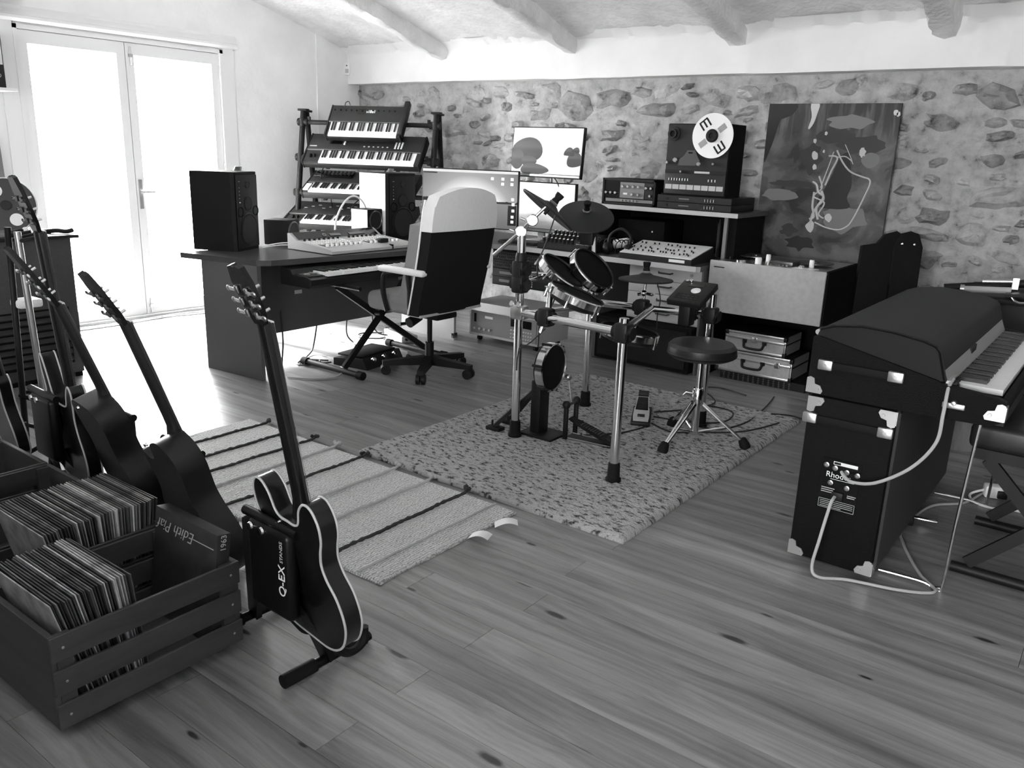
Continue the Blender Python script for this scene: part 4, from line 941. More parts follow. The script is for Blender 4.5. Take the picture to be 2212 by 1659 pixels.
kp(MB().cyl((-1.782,3.20,.735),(-2.505,3.392,.70),.021), 'rack_bar', 'chrome')
kp(MB().cyl((-2.53,4.13,.66),(-1.83,4.25,.665),.021), 'rack_bar', 'chrome')
kp(MB().cyl((-1.79,3.22,.74),(-2.16,4.18,.665),.019), 'rack_bar', 'chrome')
kp(MB().cyl((-2.505,3.392,.68),(-2.53,4.13,.64),.019), 'rack_bar', 'chrome')
for (x, y, z), m in (((-1.782,3.20,.735),'black_plastic'), ((-2.505,3.392,.845),'black_plastic'), ((-2.505,3.392,.92),'black_plastic'), ((-1.83,4.25,.665),'black_plastic'), ((-2.22,4.18,.665),'black_plastic'), ((-2.53,4.13,.66),'black_plastic'), ((-2.30,3.34,.71),'black_plastic'), ((-1.95,4.23,.665),'black_plastic')):
    c_ = kp(MB().box(x-.035,x+.035,y-.035,y+.035,z-.045,z+.045,b=.012).cyl((x-.05,y,z),(x+.05,y,z),.03), 'clamp', m)
    MB().tube([(x+.03,y-.03,z-.02),(x+.045,y-.06,z-.015),(x+.055,y-.075,z+.01)], .006).build('wing_bolt', 'black_plastic', c_)
cl = kp(MB().box(-2.545,-2.465,3.36,3.425,.665,.735,b=.01), 'clamp', 'steel', label='bright metal clamp')
for s in (-.022, .022): MB().lathe([(.012,0),(.016,.004),(.012,.008)], zto((-2.505+s,3.358,.745),(0,-1,.3)), 14).build('bolt_ring', 'chrome', cl)
# pads
def pad(c, n, r, d=.065, rim='chrome', lab=None, nlug=6, parent=kit):
    M_ = zto(c, n, (0,0,1)); p_ = kp(MB().lathe([(0,-d),(r*.6,-d),(r*.92,-d*.75),(r*.96,0),(0,0)], M_, 32), 'drum_pad', 'black_plastic', parent, label=lab)
    MB().lathe([(r*.97,-.030),(r*1.01,-.030),(r*1.02,.004),(r*.985,.010),(r*.95,.004)], M_, 36).build('hoop', rim, p_)
    MB().lathe([(r*.95,.003),(0,.003)], M_, 36).build('head', 'mesh_head', p_)
    MB().lathe([(r*.985,.010),(r*.96,.016),(r*.935,.008),(r*.95,.003)], M_, 36).build('rubber_rim', 'pad_rubber', p_)
    for i in range(nlug):
        a = 2*math.pi*i/nlug+.3; x, y = r*1.04*math.cos(a), r*1.04*math.sin(a)
        MB().cyl((x,y,-.06),(x,y,.006),.006,n=8,M=M_).build('lug', 'chrome', p_)
    return p_, M_
pad((-2.455,3.70,.885), (.576,.168,.80), .135)
pad((-2.40,3.92,.885), (.712,-.025,.70), .138)
pad((-2.255,3.54,.805), (.30,.19,.936), .148)
pad((-2.20,4.02,.555), (.12,.10,.985), .165)
for a, b in (((-2.47,3.42,.86),(-2.53,3.63,.86)), ((-2.47,3.42,.90),(-2.50,3.85,.85)), ((-2.33,3.36,.70),(-2.37,3.48,.80)), ((-2.22,4.18,.64),(-2.23,4.1,.52))):
    kp(MB().cyl(a,b,.010), 'pad_arm', 'chrome')
b_ = kp(MB().cyl((-2.40,3.44,.60),(-2.36,3.50,.80),.010).cyl((-2.33,3.40,.72),(-2.36,3.46,.84),.016), 'l_rod', 'chrome')
MB().box(-2.395,-2.335,3.44,3.49,.79,.845,b=.008).build('rod_clamp', 'chrome', b_)
# boom and cymbals
kp(MB().lathe([(.028,0),(.030,.10),(.024,.12)], T(-2.505,3.392,.885), 20), 'boom_collar', 'black_plastic')
kp(MB().cyl((-2.685,3.40,.975),(-2.515,3.395,1.108),.010), 'boom_arm', 'chrome')
kp(MB().cyl((-2.515,3.395,1.108),(-2.45,3.40,1.171),.011), 'boom_arm', 'chrome')
kp(MB().cyl((-2.45,3.40,1.171),(-2.385,3.44,1.25),.008), 'boom_arm', 'chrome')
for p in ((-2.513,3.394,1.108),(-2.45,3.40,1.168)):
    j_ = kp(MB().lathe([(0,-.022),(.026,-.022),(.030,-.014),(.030,.014),(.026,.022),(0,.022)], zto(p,(.6,-.78,.1)), 20), 'boom_joint', 'chrome')
    MB().tube([(p[0]-.03,p[1]-.02,p[2]),(p[0]-.05,p[1]-.03,p[2]+.008)], .006).build('wing_nut', 'chrome', j_)
mat('cymbal_rubber', .02, .6, spec=.2)
def cymbal(c, n, r):
    M_ = zto(c, n, (0,0,1))
    p_ = kp(MB().lathe([(0,-.012),(r*.3,-.010),(r*.97,-.030),(r,-.026),(r*.98,-.020),(r*.28,.002),(r*.2,.010),(r*.14,.014),(0,.014)], M_, 40), 'cymbal', 'cymbal_rubber')
    MB().lathe([(.016,.014),(.020,.03),(.016,.045),(.021,.060),(.022,.075),(0,.073)], M_, 14).build('wing_nut', 'black_rubber', p_)
    MB().lathe([(.02,.012),(.024,.020),(.02,.026)], M_, 14).build('felt', 'mid_grey', p_)
    MB().cyl((0,0,-.05),(0,0,.02),.008,M=M_).build('tilter', 'black_plastic', p_)
cymbal((-2.376,3.45,1.24), (.43,.45,.78), .158)
cymbal((-2.64,4.20,1.16), (.297,-.40,.864), .165)
cymbal((-2.22,4.20,.845), (-.01,.02,1), .155)
kp(MB().cyl((-2.52,4.14,.66),(-2.60,4.22,1.13),.013), 'cymbal_rod', 'chrome')
kp(MB().box(-2.66,-2.57,4.17,4.23,.98,1.10,b=.01), 'cymbal_clamp', 'black_plastic')
hr = kp(MB().cyl((-2.22,4.195,.66),(-2.22,4.20,.84),.008), 'cymbal_rod', 'chrome')
MB().tube([(-2.25,4.17,.735),(-2.22,4.195,.745),(-2.17,4.19,.74),(-2.15,4.18,.75)], .008).sph((-2.22,4.19,.745), .018).build('rod_clutch', 'chrome', hr)
# module
mo_ = Mx.Translation((-1.985,4.0,.765))@RX(22)
md = kp(MB().box(0,.195,0,.225,-.035,0,mo_,b=.006), 'sound_module', 'black_plastic')
MB().lathe([(.026,0),(.026,.004),(.022,.006),(0,.006)], mo_@T(.115,.12,0), 24).build('dial', 'white_plastic', md, label='white round dial')
for x, y in ((.03,.20),(.05,.205)): MB().lathe([(.010,0),(.010,.012),(0,.012)], mo_@T(x,y,0), 12).build('volume_knob', 'chrome', md)
bb = MB()
for i in range(6):
    for j in range(3): bb.box(.03+i*.022,.044+i*.022,.03+j*.022,.04+j*.022,0,.003,mo_)
bb.build('buttons', 'dark_grey', md, 0); MB().box(.05,.14,.16,.19,0,.002,mo_).build('display', 'black_gloss', md, 0)
kp(MB().box(-1.94,-1.87,4.06,4.14,.62,.78,b=.012), 'module_bracket', 'black_plastic')
# kit cables
for q, pts in enumerate(([(-2.36,3.47,1.2),(-2.40,3.45,1.05),(-2.45,3.46,.95),(-2.47,3.5,.86)], [(-2.39,3.47,.62),(-2.44,3.42,.55),(-2.48,3.37,.50),(-2.485,3.36,.40)], [(-2.15,4.2,.82),(-2.12,4.2,.72),(-2.13,4.2,.62),(-2.13,4.22,.45)])):
    kp(MB().tube(spline(pts), .0035, 6), 'trigger_cable', 'cable_black')

# ---- kick tower, pedals, stool
kt = thing('kick_tower', 'round black kick pad with chrome rim on a black tower stand', 'drum', (-2.43, 3.53, RUGZ))
M_ = zto((.075,-.03,.385), (.98,.07,.0), (0,0,1))
MB().lathe([(0,-.055),(.09,-.055),(.118,-.045),(.124,0),(0,0)], M_, 36).build('drum_shell', 'black_plastic', kt)
MB().lathe([(.118,-.03),(.131,-.03),(.132,.010),(.124,.014),(.118,.008)], M_, 36).build('hoop', 'chrome', kt)
MB().lathe([(.120,.005),(0,.007)], M_, 36).build('head', 'mesh_head', kt)
for i in range(6):
    a = i*math.pi/3+.3; MB().cyl((.13*math.cos(a),.13*math.sin(a),-.045),(.13*math.cos(a),.13*math.sin(a),.012),.008,n=8,M=M_).build('lug', 'black_plastic', kt)
MB().box(-.035,.025,-.06,.03,.0,.30,b=.006).build('column', 'black_plastic', kt)
MB().box(-.08,.13,-.10,.07,.0,.014,b=.004).build('base_plate', 'black_plastic', kt)
for s in (-1, 1):
    d = V((-.22, -.06+s*.07, .02))-V((-.02,-.015,.26)); M2 = frame((-.02,-.015,.26), d, (0,0,1)); lg = MB().box(0, d.length, -.018, .018, -.010, .010, M2).build('brace', 'black_plastic', kt, 0)
    MB().box(-.26,-.17,-.09+s*.07,-.03+s*.07,.0,.02,b=.004).cyl((-.235,-.06+s*.07,.018),(-.235,-.06+s*.07,.05),.006).build('brace_foot', 'black_plastic', lg)
kpd = thing('kick_pedal', 'black bass drum foot pedal with ribbed footboard in front of the kick tower', 'pedal', (-2.285, 3.585, RUGZ), 4)
MB().box(0,.27,-.035,.035,0,.008,b=.002).build('base_plate', 'black_plastic', kpd)
for s in (-1, 1):
    u_ = MB().box(-.005,.018,s*.055-.010,s*.055+.010,0,.185,b=.004).build('upright', 'black_plastic', kpd)
    MB().sph((.006,s*.055,.19), .022).build('spring_housing', 'black_plastic', u_)
MB().cyl((.006,-.06,.185),(.006,.06,.185),.008).build('axle', 'gunmetal', kpd)
MB().cyl((.006,0,.185),(-.02,0,.32),.004).sph((-.022,0,.325), .018).build('beater', 'steel', kpd)
FM = T(.29,0,.012)@RY(196); 
FM = frame((.27,0,.014), (-.27,0,.085), (0,0,1))
MB().prism([(0,-.035),(.07,-.04),(.20,-.033),(.28,-.018),(.28,.018),(.20,.033),(.07,.04),(0,.035)], 0, .012, FM).build('footboard', 'black_plastic', kpd, 0)
for i in range(9): MB().box(.075+i*.015,.083+i*.015,-.026,.026,.012,.0165,FM).build('tread_rib', 'gunmetal', kpd, 0)
MB().box(.02,.05,-.02,.02,.012,.018,FM).build('heel_mark', 'dark_grey', kpd, 0)
for s in (-1,1): MB().cyl((.0,s*.045,.006),(.27,s*.03,.006),.0035).build('tie_rod', 'steel', kpd)
hh_ = thing('hi_hat_pedal', 'grey-framed hi-hat foot controller standing on the flecked rug', 'pedal', (-2.09, 4.02, RUGZ), 116)
MB().box(-.02,.31,-.055,.055,0,.02,b=.005).build('base', 'black_plastic', hh_)
FM = frame((0,0,.022), (.30,0,.07), (0,0,1))
MB().prism([(0,-.042),(.05,-.046),(.12,-.044),(.16,-.036),(.27,-.036),(.27,.036),(.16,.036),(.12,.044),(.05,.046),(0,.042)], 0, .012, FM).build('footboard', 'light_grey', hh_, 0, label='pale grey footboard')
MB().prism([(.11,-.036),(.255,-.028),(.255,.028),(.11,.036)], .012, .016, FM).build('tread', 'black_rubber', hh_, 0)
for i in range(8): MB().box(.118+i*.017,.125+i*.017,-.026,.026,.016,.019,FM).build('tread_rib', 'dark_grey', hh_, 0)
MB().box(.03,.06,-.02,.02,.012,.014,FM).build('heel_mark', 'black_plastic', hh_, 0)
MB().box(.27,.33,-.03,.03,.0,.02,FM).build('toe_stop', 'black_plastic', hh_, 0)
st = thing('drum_stool', 'round black padded drum stool on chrome tripod legs', 'stool', (-1.74, 3.97, RUGZ))
mat('vinyl', .014, .38, spec=.45)
MB().lathe([(0,0),(.15,0),(.172,.012),(.178,.035),(.176,.06),(.160,.078),(.10,.084),(0,.085)], T(0,0,.465), 40).build('seat', 'vinyl', st)
MB().lathe([(.178,.012),(.181,.02),(.178,.028)], T(0,0,.470), 40).build('seat_piping', 'black_plastic', st)
MB().cyl((0,0,.20),(0,0,.465),.015).build('post', 'chrome', st); MB().cyl((0,0,.04),(0,0,.26),.021).build('lower_tube', 'chrome', st)
MB().lathe([(.03,0),(.03,.05),(.024,.06)], T(0,0,.24)).tube([(-.02,-.02,.27),(-.05,-.04,.275),(-.06,-.05,.26)], .007).build('height_collar', 'chrome', st)
for a in (-100, 20, 142):
    d = V((math.cos(R(a)), math.sin(R(a)), 0)); q = V((-d.y, d.x, 0))
    lg = MB()
    for s in (-1, 1): lg.cyl(d*.03+q*s*.012+V((0,0,.215)), d*.26+q*s*.006+V((0,0,.03)), .0075, n=8)
    lo = lg.build('leg', 'chrome', st); lo['kind'] = 'stuff'
    MB().lathe([(0,0),(.026,0),(.028,.02),(.022,.05),(.016,.058)], zto(d*.275+V((0,0,0)), V((0,0,1))-d*.55), 14).build('rubber_foot', 'black_rubber', lo)
    MB().cyl(d*.02+V((0,0,.06)), d*.17+V((0,0,.105)), .006, n=8).build('strut', 'chrome', st)
# cables on the rug
for q, (pts, m, lab) in enumerate((([(-2.24,3.62,.034),(-2.1,3.8,.034),(-2.05,4.0,.034),(-2.1,4.1,.036)], 'cable_black', 'black cable running over the rug from the kick pedal to the hi-hat pedal'),
        ([(-2.14,4.28,.034),(-2.0,4.5,.034),(-1.95,4.7,.034),(-2.05,4.9,.012),(-2.2,5.05,.010),(-2.1,5.15,.010),(-1.9,5.1,.010)], 'cable_black', 'black cable wandering from the hi-hat pedal off the far edge of the rug'),
        ([(-2.1,4.2,.034),(-1.9,4.25,.034),(-1.75,4.4,.034),(-1.8,4.62,.034),(-2.0,4.6,.034),(-1.98,4.35,.034),(-1.75,4.22,.034),(-1.65,4.45,.034),(-1.7,4.9,.012),(-1.75,5.2,.010)], 'cable_black', 'looped black cable lying on the rug behind the drum stool'),
        ([(-2.05,4.08,.034),(-1.9,4.02,.034),(-1.8,4.1,.034),(-1.6,4.3,.034),(-1.5,4.6,.034)], 'cable_black', 'thin black cable lying under the drum stool'),
        ([(-1.60,4.74,.034),(-1.5,4.86,.012),(-1.35,4.8,.008),(-1.2,4.7,.008)], 'cable_black', 'short dark cable leaving the right corner of the flecked rug'))):
    tag(MB().tube(spline(pts), .0045, 6).build('floor_cable', m), lab, 'cable')
# ================================================================ right side: painting, tape cabinet, piano
# abstract canvas, generic blotches
def canvas_mat():
    m = bpy.data.materials.new('abstract_paint'); m.use_nodes = True; MATS['abstract_paint'] = m; b = m.node_tree.nodes['Principled BSDF']
    tc = N(m,'ShaderNodeTexCoord'); sp = N(m,'ShaderNodeSeparateXYZ'); L(m, tc.outputs['Object'], sp.inputs[0])
    def nz(sc, loc, det=5, rough=.55, dist=.6):
        mp = N(m,'ShaderNodeMapping'); mp.inputs['Scale'].default_value = sc; mp.inputs['Location'].default_value = loc; L(m, tc.outputs['Object'], mp.inputs['Vector'])
        n_ = N(m,'ShaderNodeTexNoise'); n_.inputs['Scale'].default_value = 1; n_.inputs['Detail'].default_value = det; n_.inputs['Roughness'].default_value = rough; n_.inputs['Distortion'].default_value = dist
        L(m, mp.outputs[0], n_.inputs['Vector']); return n_.outputs['Fac']
    base = ramp(m, nz((4.5,1,5.5),(1.3,0,2.1)), [(0,.015),(.40,.025),(.44,.055),(.53,.075),(.56,.105),(.70,.13)], 'LINEAR')
    drip = ramp(m, nz((22,1,2.2),(0,0,4)), [(.45,.03),(.6,.10)])
    topf = N(m,'ShaderNodeMapRange'); topf.inputs['From Min'].default_value = .86; topf.inputs['From Max'].default_value = 1.0; L(m, sp.outputs[2], topf.inputs[0])
    L(m, mixv(m, topf.outputs[0], base, drip), b.inputs['Base Color']); b.inputs['Roughness'].default_value = .55
canvas_mat(); mat('paint_black', .008, .5); mat('paint_white', .55, .5); mat('paint_grey', .17, .5); mat('paint_dark', .03, .5)
pt = thing('abstract_painting', 'large dark abstract canvas with pale string-like lines hung on the stone wall', 'painting', (-1.915, 6.155, .735))
TL = Mx.Identity(4)
MB().box(-.45,.45,0,.03,0,1.15,TL,b=.003).build('canvas', 'abstract_paint', pt)
def blot(poly, m, z=.001):
    poly = [(min(.449,max(-.449,x)), min(1.149,max(.001,y))) for x, y in smooth_outline(poly, 3)]
    MB().prism(poly, 0, z, TL@Mx(((1,0,0,0),(0,0,-1,0),(0,1,0,0),(0,0,0,1)))).build('paint_patch', m, pt, 0)
def wob(cx_, cz_, rx, rz, seed, n=16, amp=.25):
    rq = random.Random(seed); return [(min(.448,max(-.448,cx_+rx*math.cos(2*math.pi*i/n)*rq.uniform(1-amp,1+amp))), min(1.148,max(.002,cz_+rz*math.sin(2*math.pi*i/n)*rq.uniform(1-amp,1+amp)))) for i in range(n)]
blot([(-.448,1.148),(-.25,1.148),(-.27,1.08),(-.33,1.05),(-.36,1.03),(-.39,.90),(-.42,.80),(-.448,.76)], 'paint_black', .0008)
blot([(-.15,1.148),(-.09,1.148),(-.10,1.08),(-.115,1.02),(-.14,.98),(-.15,.99),(-.135,1.06)], 'paint_white', .001)
blot([(.10,.80),(.16,.83),(.17,.76),(.19,.68),(.20,.60),(.18,.52),(.21,.46),(.12,.44),(.0,.45),(-.02,.50),(.02,.58),(.06,.68)], 'paint_black', .0012)
blot(wob(-.10,.78,.07,.10,2), 'paint_dark', .001); blot(wob(.06,.93,.14,.05,3), 'paint_dark', .001); blot(wob(.24,.88,.16,.06,4), 'paint_dark', .0009)
blot(wob(-.13,.18,.10,.05,5,amp=.4), 'paint_black', .001); blot(wob(-.20,.27,.06,.04,6,amp=.4), 'paint_dark', .001)
blot(wob(-.22,.60,.16,.025,7), 'paint_dark', .001); blot(wob(-.30,.52,.15,.04,8), 'paint_grey', .001); blot(wob(.14,1.03,.16,.045,9,amp=.35), 'paint_grey', .0009)
blot(wob(.18,.38,.14,.09,10), 'paint_grey', .0009); blot(wob(.30,.78,.06,.05,11,8,.1), 'paint_grey', .0012); blot(wob(.24,.83,.024,.03,12), 'paint_white', .0014)
for x, z, r_ in ((-.08,.80,.022),(-.07,.72,.015),(-.09,.90,.012),(-.02,.95,.010),(.42,1.09,.016),(.438,1.08,.012),(.07,.38,.022),(-.05,.31,.03),(-.02,.83,.008)): blot(wob(x,z,r_,r_*1.3,int(x*1000+z*77)%99,10), 'paint_white', .0016)
def pline(pts, r_): MB().tube([TL@V((x,-.003,z)) for x, z in [(p.x,p.y) for p in spline([V((a,b,0)) for a,b in pts])]], r_, 5).build('paint_line', 'paint_white', pt, 60)
pline([(.07,.84),(.12,.76),(.18,.70),(.26,.67),(.31,.655),(.32,.62),(.30,.55),(.27,.46),(.24,.38),(.21,.33),(.15,.30),(.06,.31),(-.02,.34)], .006)
pline([(.05,.83),(.03,.74),(.01,.66),(-.01,.58)], .004); pline([(.02,.80),(.08,.79),(.05,.70),(.02,.60)], .006); pline([(.07,.79),(.13,.80),(.18,.77)], .004); pline([(.12,.88),(.16,.81),(.19,.75)], .003)
pline([(-.07,.62),(-.04,.60),(-.02,.55),(.02,.52),(-.01,.46),(-.04,.40),(-.05,.33)], .009); pline([(-.03,.66),(0,.58),(-.05,.52),(.03,.48),(0,.40),(.04,.37)], .006); pline([(-.05,.55),(-.05,.45),(-.03,.38),(-.06,.36)], .008); pline([(0,.56),(.02,.50),(-.02,.44),(0,.36)], .009)
# tape recorder in a pale-fronted cabinet
tc_ = thing('tape_cabinet', 'large black cabinet with pale grey front panel and tape deck on top', 'cabinet', (-2.37, 5.40, 0))
MB().box(0,.025,.02,.70,.0,.47).build('side_panel', 'black_matte', tc_, 0)
MB().box(.775,.80,.02,.70,.0,.82).build('side_panel', 'black_matte', tc_, 0)
MB().box(.025,.775,.66,.70,.0,.47).build('back_panel', 'black_matte', tc_, 0)
MB().box(0,.775,.02,.70,.47,.80).build('body', 'black_matte', tc_, 0)
mat('front_linen', .36, .8, noise=(30,.08), bump=(300,.2))
MB().box(-.002,.787,0,.02,.47,.822,b=.004).build('front_panel', 'front_linen', tc_, label='pale grey front panel')
MB().box(0,.79,.02,.70,.80,.815).build('deck_plate', 'steel', tc_, 0)
MB().box(.03,.105,-.002,0,.775,.782).build('maker_plate', 'dark_grey', tc_, 0)
for x, y, r_, h_, m in ((.17,.12,.035,.018,'chrome'),(.30,.10,.022,.045,'white_plastic'),(.33,.20,.016,.06,'white_plastic'),(.36,.12,.014,.02,'steel'),(.62,.22,.016,.05,'white_plastic'),(.60,.08,.02,.025,'chrome'),(.10,.10,.006,.03,'black_plastic')):
    MB().lathe([(r_,0),(r_,h_*.8),(r_*.8,h_),(0,h_)], T(x,y,.815), 18).build('knob', m, tc_)
for i in range(5): MB().lathe([(.008,0),(.008,.016),(0,.016)], T(.40+i*.025,.08,.815), 10).build('button', 'chrome', tc_)
MB().box(.36,.52,.14,.30,.815,.845,b=.005).build('head_block', 'gunmetal', tc_)
for x in (.16,.60): MB().lathe([(.12,0),(.12,.006),(.03,.006),(.03,.012),(0,.012)], T(x,.42 if x<.3 else .36,.830), 30).build('reel', 'gunmetal', tc_)
MB().box(.55,.70,.02,.12,.815,.822).build('splicing_plate', 'white_plastic', tc_, 0)
MB().box(.026,.05,.03,.06,.0,.47).build('rack_rail', 'steel', tc_, 0)
# aluminium cases beneath, stacked on a black mixer
bxm = thing('rack_mixer', 'black knob-covered rack mixer on the floor under the aluminium cases', 'mixer', (-2.30, 5.44, 0))
MB().box(.06,.66,.02,.50,0,.055).build('case', 'black_plastic', bxm, 0)
kk = MB()
for i in range(14):
    for j in range(3): kk.lathe([(.007,0),(.007,.010),(0,.010)], zto((.09+i*.036,.02,.012+j*.016),(0,-1,0)), 8)
kk.build('knobs', 'gunmetal', bxm)
def alucase(label, loc, w_, h_, d_, latches, hz_):
    t = thing('aluminium_case', label, 'case', loc, 0, 'aluminium cases under the tape cabinet')
    mat('case_panel', .34, .5, .2, noise=(60,.1))
    MB().box(.006,w_-.006,.006,d_,.006,h_-.006).build('panel', 'case_panel', t, 0)
    for z0 in (0, h_-.018, h_*.60): MB().box(0,w_,0,.012,z0,z0+.018,b=.003).build('frame_rail', 'alu', t)
    for x0 in (0, w_-.014):
        MB().box(x0,x0+.014,0,.012,0,h_,b=.003).build('frame_rail', 'alu', t)
        for z0 in (0, h_-.028): MB().box(x0-.004,x0+.024 if x0 == 0 else x0+.018,-.004,.03,z0-.002,z0+.028,b=.004).build('corner_cap', 'black_plastic', t)
    MB().box(-.001,w_+.001,.02,d_+.001,h_*.58,h_*.62).build('side_rail', 'black_plastic', t, 0)
    MB().box(.012,w_-.012,.014,d_-.004,h_-.008,h_-.002).build('top_panel', 'black_plastic', t, 0)
    c = w_/2
    MB().tube(spline([(c-.07,-.004,hz_+.02),(c-.068,-.022,hz_),(c-.05,-.028,hz_-.022),(c+.05,-.028,hz_-.022),(c+.068,-.022,hz_),(c+.07,-.004,hz_+.02)],4), .009).box(c-.085,c-.055,-.008,.0,hz_+.008,hz_+.030).box(c+.055,c+.085,-.008,0,hz_+.008,hz_+.030).build('handle', 'black_plastic', t)
    for x in latches: MB().box(x-.018,x+.018,-.010,.0,h_*.60-.012,h_*.60+.028,b=.003).build('latch', 'chrome', t)
alucase('upper aluminium flight case with single latch in the tape cabinet', (-2.23, 5.455, .215), .43, .135, .32, [.215], .055)
alucase('lower aluminium flight case with two latches in the tape cabinet', (-2.28, 5.45, .056), .54, .155, .36, [.10,.44], .075)
# black instrument case
gc = thing('instrument_case', 'tall black instrument case with rounded top leaning by the stone wall', 'case', (-1.30, 5.72, 0), 20)
pl = [(-.17,0),(.17,0),(.16,.75),(.13,.95),(.09,1.04),(.02,1.08),(-.04,1.06),(-.08,1.0),(-.17,.98),(-.18,.5)]
MB().prism(pl, 0, .15, frame((0,.0,0),(1,0,0),(0,-1,.12))).build('shell', 'tolex', gc, 20)
MB().prism([(x*.8+.09,z*1.005) for x, z in [(-.10,.2),(.1,.2),(.1,.98),(.06,1.06),(0,1.075),(-.06,1.06),(-.1,.98)]], .14, .22, frame((0,.0,0),(1,0,0),(0,-1,.12))).build('accessory_lid', 'tolex', gc, 30)
for x in (.05,.12): MB().lathe([(.008,0),(.006,.006),(0,.007)], frame((0,0,0),(1,0,0),(0,-1,.12))@T(x,1.0,.22), 10).build('rivet', 'chrome', gc)
for z in (.92,.75): MB().box(.165,.185,z,z+.05,.02,.07,frame((0,0,0),(1,0,0),(0,-1,.12))).build('latch', 'steel', gc, 0)
# ---- electric piano with speaker base
rh = thing('electric_piano', 'black suitcase electric piano with curved lid, metal corners and speaker base', 'piano', (-.74, 3.03, 0))
# speaker base: local x -.15...16 ; y 0..1.34
MB().box(-.15,.155,0,1.34,.025,.668,b=.008).build('speaker_base', 'tolex', rh)
mat('grille_cloth', .028, .8, bump=(400,.3))
MB().box(.155,.165,.03,1.31,.05,.655).build('grille', 'grille_cloth', rh, 0)
# piano body (end profile in x,z)
prof = [(-.163,.675),(-.163,.885),(-.12,.905),(.20,.90),(.275,.80),(.31,.795),(.47,.765),(.475,.70),(.44,.678),(.12,.672)]
def extr(prof, y0, y1, name, m, parent, sm=25, label=None):
    k = len(prof); return MB().add([(x,y0,z) for x,z in prof]+[(x,y1,z) for x,z in prof], [tuple(range(k)), tuple(range(2*k-1,k-1,-1))]+[(i,k+i,k+(i+1)%k,(i+1)%k) for i in range(k)]).build(name, m, parent, sm, label)
k_end = [(-.163,.675),(-.163,.885),(-.14,.89),(.265,.80),(.285,.79),(.45,.775),(.475,.765),(.475,.70),(.44,.678),(.12,.672)]
for y0 in (0, 1.31): extr(k_end, y0, y0+.03, 'end_panel', 'tolex', rh)
extr([(-.163,.676),(-.163,.87),(.28,.79),(.28,.70),(.475,.70),(.475,.745),(.468,.76),(.462,.70),(.44,.68),(.12,.676)][:4]+[(.28,.676)], .03, 1.31, 'body', 'tolex', rh)
MB().box(.28,.475,.03,1.31,.678,.722).build('key_bed', 'black_plastic', rh, 0)
MB().box(.455,.475,.03,1.31,.722,.768,b=.006).build('key_slip', 'tolex', rh)
mat('lid_black', .012, .5, spec=.12)
lid = [(-.155,.885),(-.145,.915),(-.10,.932),(0,.945),(.10,.94),(.20,.925),(.24,.912),(.255,.895),(.285,.80),(.265,.795),(-.15,.88)]
extr(lid, .012, 1.33, 'lid', 'lid_black', rh, 40)
MB().tube([(x,.010,z) for x, z in lid[1:9]], .006, 6).build('lid_edge', 'black_gloss', rh)
mat('rail_alu', .42, .38, .7)
MB().add([(.262,.03,.862),(.262,1.31,.862),(.295,1.31,.785),(.295,.03,.785)], [(0,1,2,3)]).build('name_rail', 'rail_alu', rh, 0, label='pale metal name rail')
MB().box(.272,.284,.50,.60,.808,.835).build('rail_badge', 'black_plastic', rh, 0)
RM = frame((.445, .045, .772), (0,1,0), (0,0,1))
keys(rh, .10, 1.26, 43, 0, .150, 0, RM, 2, .013, .02)
pk = MB().box(.285,.30,.03,.14,.745,.80).build('preamp_plate', 'rail_alu', rh, 0)
for y in (.05,.075,.10,.125):
    for z in (.765,.787): MB().lathe([(.008,0),(.008,.014),(0,.014)], zto((.30,y,z),(1,0,.2)), 10).build('preamp_knob', 'black_plastic', pk)
mat('corner_metal', .55, .32, .9)
def corner(x, z, sx, sz):
    o_ = MB().prism([(0,0),(.055,0),(.06,.012),(.05,.03),(.03,.035),(.026,.055),(.012,.06),(0,.055)], 0, .003, Mx.Identity(4))
    me = MB(); MM = Mx(((sx,0,0,x),(0,0,-1,-.0015),(0,sz,0,z),(0,0,0,1))); me.add(o_.v, o_.f, MM)
    me.lathe([(.006,0),(.005,.003),(0,.003)], Mx(((sx,0,0,x+sx*.042),(0,0,-1,-.0045),(0,sz,0,z+sz*.018),(0,0,0,1))), 10); q = me.build('corner_plate', 'corner_metal', rh, 20)
    MB().box(min(x,x+sx*.004)-.001*(sx>0), max(x,x-sx*.003), -.001, .04, min(z,z+sz*.05), max(z,z+sz*.05)).build('corner_wrap', 'corner_metal', q, 0)
for a in ((-.152,.665,1,-1),(.157,.665,-1,-1),(-.152,.028,1,1),(.157,.028,-1,1),(-.165,.678,1,1),(.476,.70,-1,1)): corner(*a)
for x, z, in ((-.16,.775),): pass
for (x0, x1, z) in ((-.105,.135,.79),(-.135,.13,.585)):
    s_ = MB().box(x0+.02,x1-.02,-.014,-.006,z-.014,z+.014,b=.003).build('strap_handle', 'black_rubber', rh)
    for x in (x0, x1): MB().box(x-.026,x+.026,-.018,.0,z-.019,z+.019,b=.005).cyl((x,-.018,z),(x,-.021,z),.006,n=10).build('handle_cap', 'corner_metal', s_)
MB().box(.29,.36,-.008,.0,.715,.735,b=.004).lathe([(.010,0),(.007,.010),(0,.011)], zto((.325,-.004,.735),(0,-1,0)), 12).build('lid_latch', 'corner_metal', rh)
MB().cyl((-.155,.02,.90),(-.155,.07,.90),.010).build('lid_hinge', 'corner_metal', rh)
pp = MB().box(-.068,.070,-.004,0,.245,.445).build('socket_plate', 'black_gloss', rh, 0)
PMt = lambda x, z: Mx(((1,0,0,x),(0,0,-1,-.0045),(0,1,0,z),(0,0,0,1)))
text('Rhodes', .030, 'print_white', rh, PMt(-.005,.383), 'lettering')
MB().box(-.032,.052,-.0048,-.004,.367,.3685).build('printed_line', 'print_white', pp, 0)
